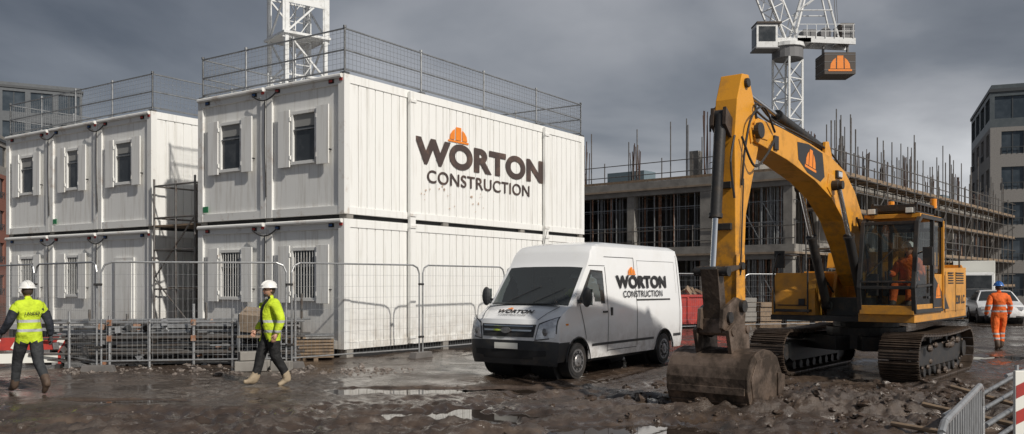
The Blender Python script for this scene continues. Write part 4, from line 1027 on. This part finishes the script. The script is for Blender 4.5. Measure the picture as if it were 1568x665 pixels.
block('apartment_building',(38.6,72,0),math.radians(-21.7),16,14,6,2.85,grey_br,darkclad,3.4,sky_glass,framem,topfl=1)
block('office_building',(-69,88,0),math.radians(28),24,14,7,3.25,mat('grey_panel',(.12,.13,.14),.6,0,(.09,.10,.11),3),mat('grey_panel_dark',(.10,.11,.12),.6,0,(.075,.08,.09),3),2.6,sky_glass,framem,topfl=2,wf=.65)
block('brick_building',(-55,72,0),math.radians(12),12,10,5,2.75,mat('red_brick',(.24,.10,.07),.85,0,(.16,.07,.05),8,bump=.1),conc,3.2,glass_d,framem,topfl=1)
block('distant_building',(64,150,0),.3,40,15,4,3.2,grey_br,darkclad,4,sky_glass,framem)
block('distant_building',(0,170,0),-.2,60,15,3,3.2,mat('pale_render',(.4,.39,.37),.8,0,(.3,.3,.28),2),darkclad,4,sky_glass,framem)
p=empty('waste_skip',(7.4,36.0,0),.3); b=MB()
b.prism([(-1.7,.9),(-1.2,.15),(1.2,.15),(1.7,.9),(1.7,1.25),(-1.7,1.25)],-.85,.85,0); b.bx((-1.75,-.9,1.2),(1.75,.9,1.3),0)
for x in(-.8,0,.8): b.box((x,-.87,.7),(.08,.06,1.0),0)
for k in range(14): b.box((random.uniform(-1.3,1.3),random.uniform(-.6,.6),1.35),(.6,.3,.1),1,Euler((random.random(),random.random(),random.random())).to_matrix())
b.obj('skip_body',[redm,timber],p,bevel=.01)
p=empty('material_pallets',(11.5,38,0),.25); b=MB()
for (x,w,h,m) in((-2,1.0,1.1,0),(-.8,1.0,.8,1),(.5,1.1,1.4,2),(1.8,1.0,.7,0),(3.0,1.1,1.2,1)):
    for k in range(int(h/.2)): b.box((x,random.uniform(-.05,.05),.25+k*.2),(w,1.0,.18),m)
    for j in(-.4,0,.4): b.box((x,j,.06),(w,.1,.12),1)
b.obj('stacked_goods',[conc,timber,mat('blue_wrap',(.10,.14,.17),.5)],p,bevel=.01)
# ---------------- foreground right: crowd barrier, boards, pipes
p=empty('crowd_barrier',(3.24,6.15,0),math.radians(-122.5)); b=MB()
pts=[(0,0,0),(0,0,.95),(.05,0,1.06),(.16,0,1.1),(2.0,0,1.1),(2.12,0,1.06),(2.16,0,.95),(2.16,0,0)]
b.tube(pts,.02,0,8); b.cyl((0,0,.25),(2.16,0,.25),.016,0,8)
for k in range(1,18): b.cyl((.12*k,0,.25),(.12*k,0,1.09),.008,0,6)
for x in(.2,1.96): b.cyl((x,-.3,.02),(x,.3,.02),.018,0,6)
b.obj('barrier_frame',[galv_l],p,smooth=40)
p=empty('hazard_board',(3.95,6.9,0),.1); b=MB()
b.box((.1,0,.60),(.34,.03,1.03),0)
for k in range(5): b.add([(-.065,-.0175,.1+k*.2),(.265,-.0175,.25+k*.2),(.265,-.0175,.35+k*.2),(-.065,-.0175,.2+k*.2)],[(0,1,2,3)],1)
b.box((.1,.02,.03),(.5,.4,.06),2); b.box((.1,.03,.6),(.05,.03,1.1),2)
b.obj('board_and_base',[plate,redm,black],p,bevel=.004)
p=empty('pipe_stack',(5.9,10.6,0),.75); b=MB(); random.seed(5)
for k in range(7): b.cyl((-1.5+.1*k,-.5+.15*k,.08+.06*(k%3)+.03*k),(1.2+.1*k,-.2+.12*k,.14+.07*(k%3)+.06*k),.026,0 if k%3 else 2,10)
for k in range(3): b.cyl((-1+.9*k,-.9,.02),(-.9+.9*k,1,.1+.3*k*.5),.03,1,8)
for k in range(3): b.cyl((-.4+.7*k,-.2,0),(-.35+.7*k,-.2,.85),.024,2,8)
b.cyl((-.7,-.2,.75),(1.6,-.2,.82),.022,2,8)
b.obj('pipes',[galv,timber,galv_l],p,smooth=40)
# ---------------- sky, sun, camera
w=bpy.data.worlds.new('World'); scene.world=w; w.use_nodes=True; nt=w.node_tree; N=nt.nodes; L=nt.links; bg=N['Background']
ts=Vector((.64,-.77,0)).normalized(); el=math.radians(38); tos=Vector((ts.x*math.cos(el),ts.y*math.cos(el),math.sin(el)))
sky=N.new('ShaderNodeTexSky'); sky.sky_type='NISHITA'; sky.sun_disc=False; sky.sun_elevation=el; sky.sun_rotation=math.atan2(ts.x,ts.y)
tc=N.new('ShaderNodeTexCoord'); sp=N.new('ShaderNodeSeparateXYZ'); L.new(tc.outputs['Generated'],sp.inputs[0])
def M(op,a,c):
    n=N.new('ShaderNodeMath'); n.operation=op
    for i,k in enumerate((a,c)):
        if isinstance(k,(int,float)): n.inputs[i].default_value=k
        else: L.new(k,n.inputs[i])
    return n.outputs[0]
zc_=M('ADD',M('MAXIMUM',sp.outputs[2],0.0),.20)
cx=M('DIVIDE',sp.outputs[0],zc_); cy=M('DIVIDE',sp.outputs[1],zc_)
cb=N.new('ShaderNodeCombineXYZ'); L.new(cx,cb.inputs[0]); L.new(cy,cb.inputs[1])
n=N.new('ShaderNodeTexNoise'); n.inputs['Scale'].default_value=.85; n.inputs['Detail'].default_value=6; n.inputs['Roughness'].default_value=.48; n.inputs['Distortion'].default_value=.35; L.new(cb.outputs[0],n.inputs[0])
# the cloud deck is thinner, so brighter, to the right and low down
gr=M('ADD',M('MULTIPLY',sp.outputs[0],.22),M('MULTIPLY',sp.outputs[2],-.30))
tot=M('ADD',M('ADD',M('MULTIPLY',M('SUBTRACT',n.outputs[0],.5),1.35),gr),.565)
r=N.new('ShaderNodeValToRGB'); cr=r.color_ramp; cr.elements[0].position=.24; cr.elements[0].color=(.095,.107,.130,1); cr.elements[1].position=.78; cr.elements[1].color=(.66,.67,.69,1)
e=cr.elements.new(.43); e.color=(.195,.21,.238,1); e=cr.elements.new(.60); e.color=(.37,.38,.405,1)
L.new(tot,r.inputs[0])
sc=N.new('ShaderNodeMix'); sc.data_type='RGBA'; sc.blend_type='MULTIPLY'; sc.inputs['Factor'].default_value=1; L.new(sky.outputs[0],sc.inputs['A']); sc.inputs['B'].default_value=(.1,.1,.1,1)
mx=N.new('ShaderNodeMix'); mx.data_type='RGBA'; mx.inputs['Factor'].default_value=.93; L.new(sc.outputs['Result'],mx.inputs['A']); L.new(r.outputs[0],mx.inputs['B'])
L.new(mx.outputs['Result'],bg.inputs[0]); bg.inputs[1].default_value=1.0
sl_=bpy.data.lights.new('sun','SUN'); sl_.energy=3.7; sl_.angle=math.radians(1.5); sl_.color=(1,.94,.85)
so=bpy.data.objects.new('sun',sl_); scene.collection.objects.link(so); so.rotation_euler=tos.to_track_quat('Z','Y').to_euler()
cam=bpy.data.cameras.new('camera'); cam.lens=31.36; cam.sensor_width=36; cam.shift_y=.0635; cam.clip_end=3000; cam.clip_start=.1
co=bpy.data.objects.new('camera',cam); scene.collection.objects.link(co); co.location=(0,0,1.8); co.rotation_euler=(math.radians(90),0,0); scene.camera=co
scene.view_settings.view_transform='Standard'; scene.view_settings.look='None'; scene.view_settings.exposure=0
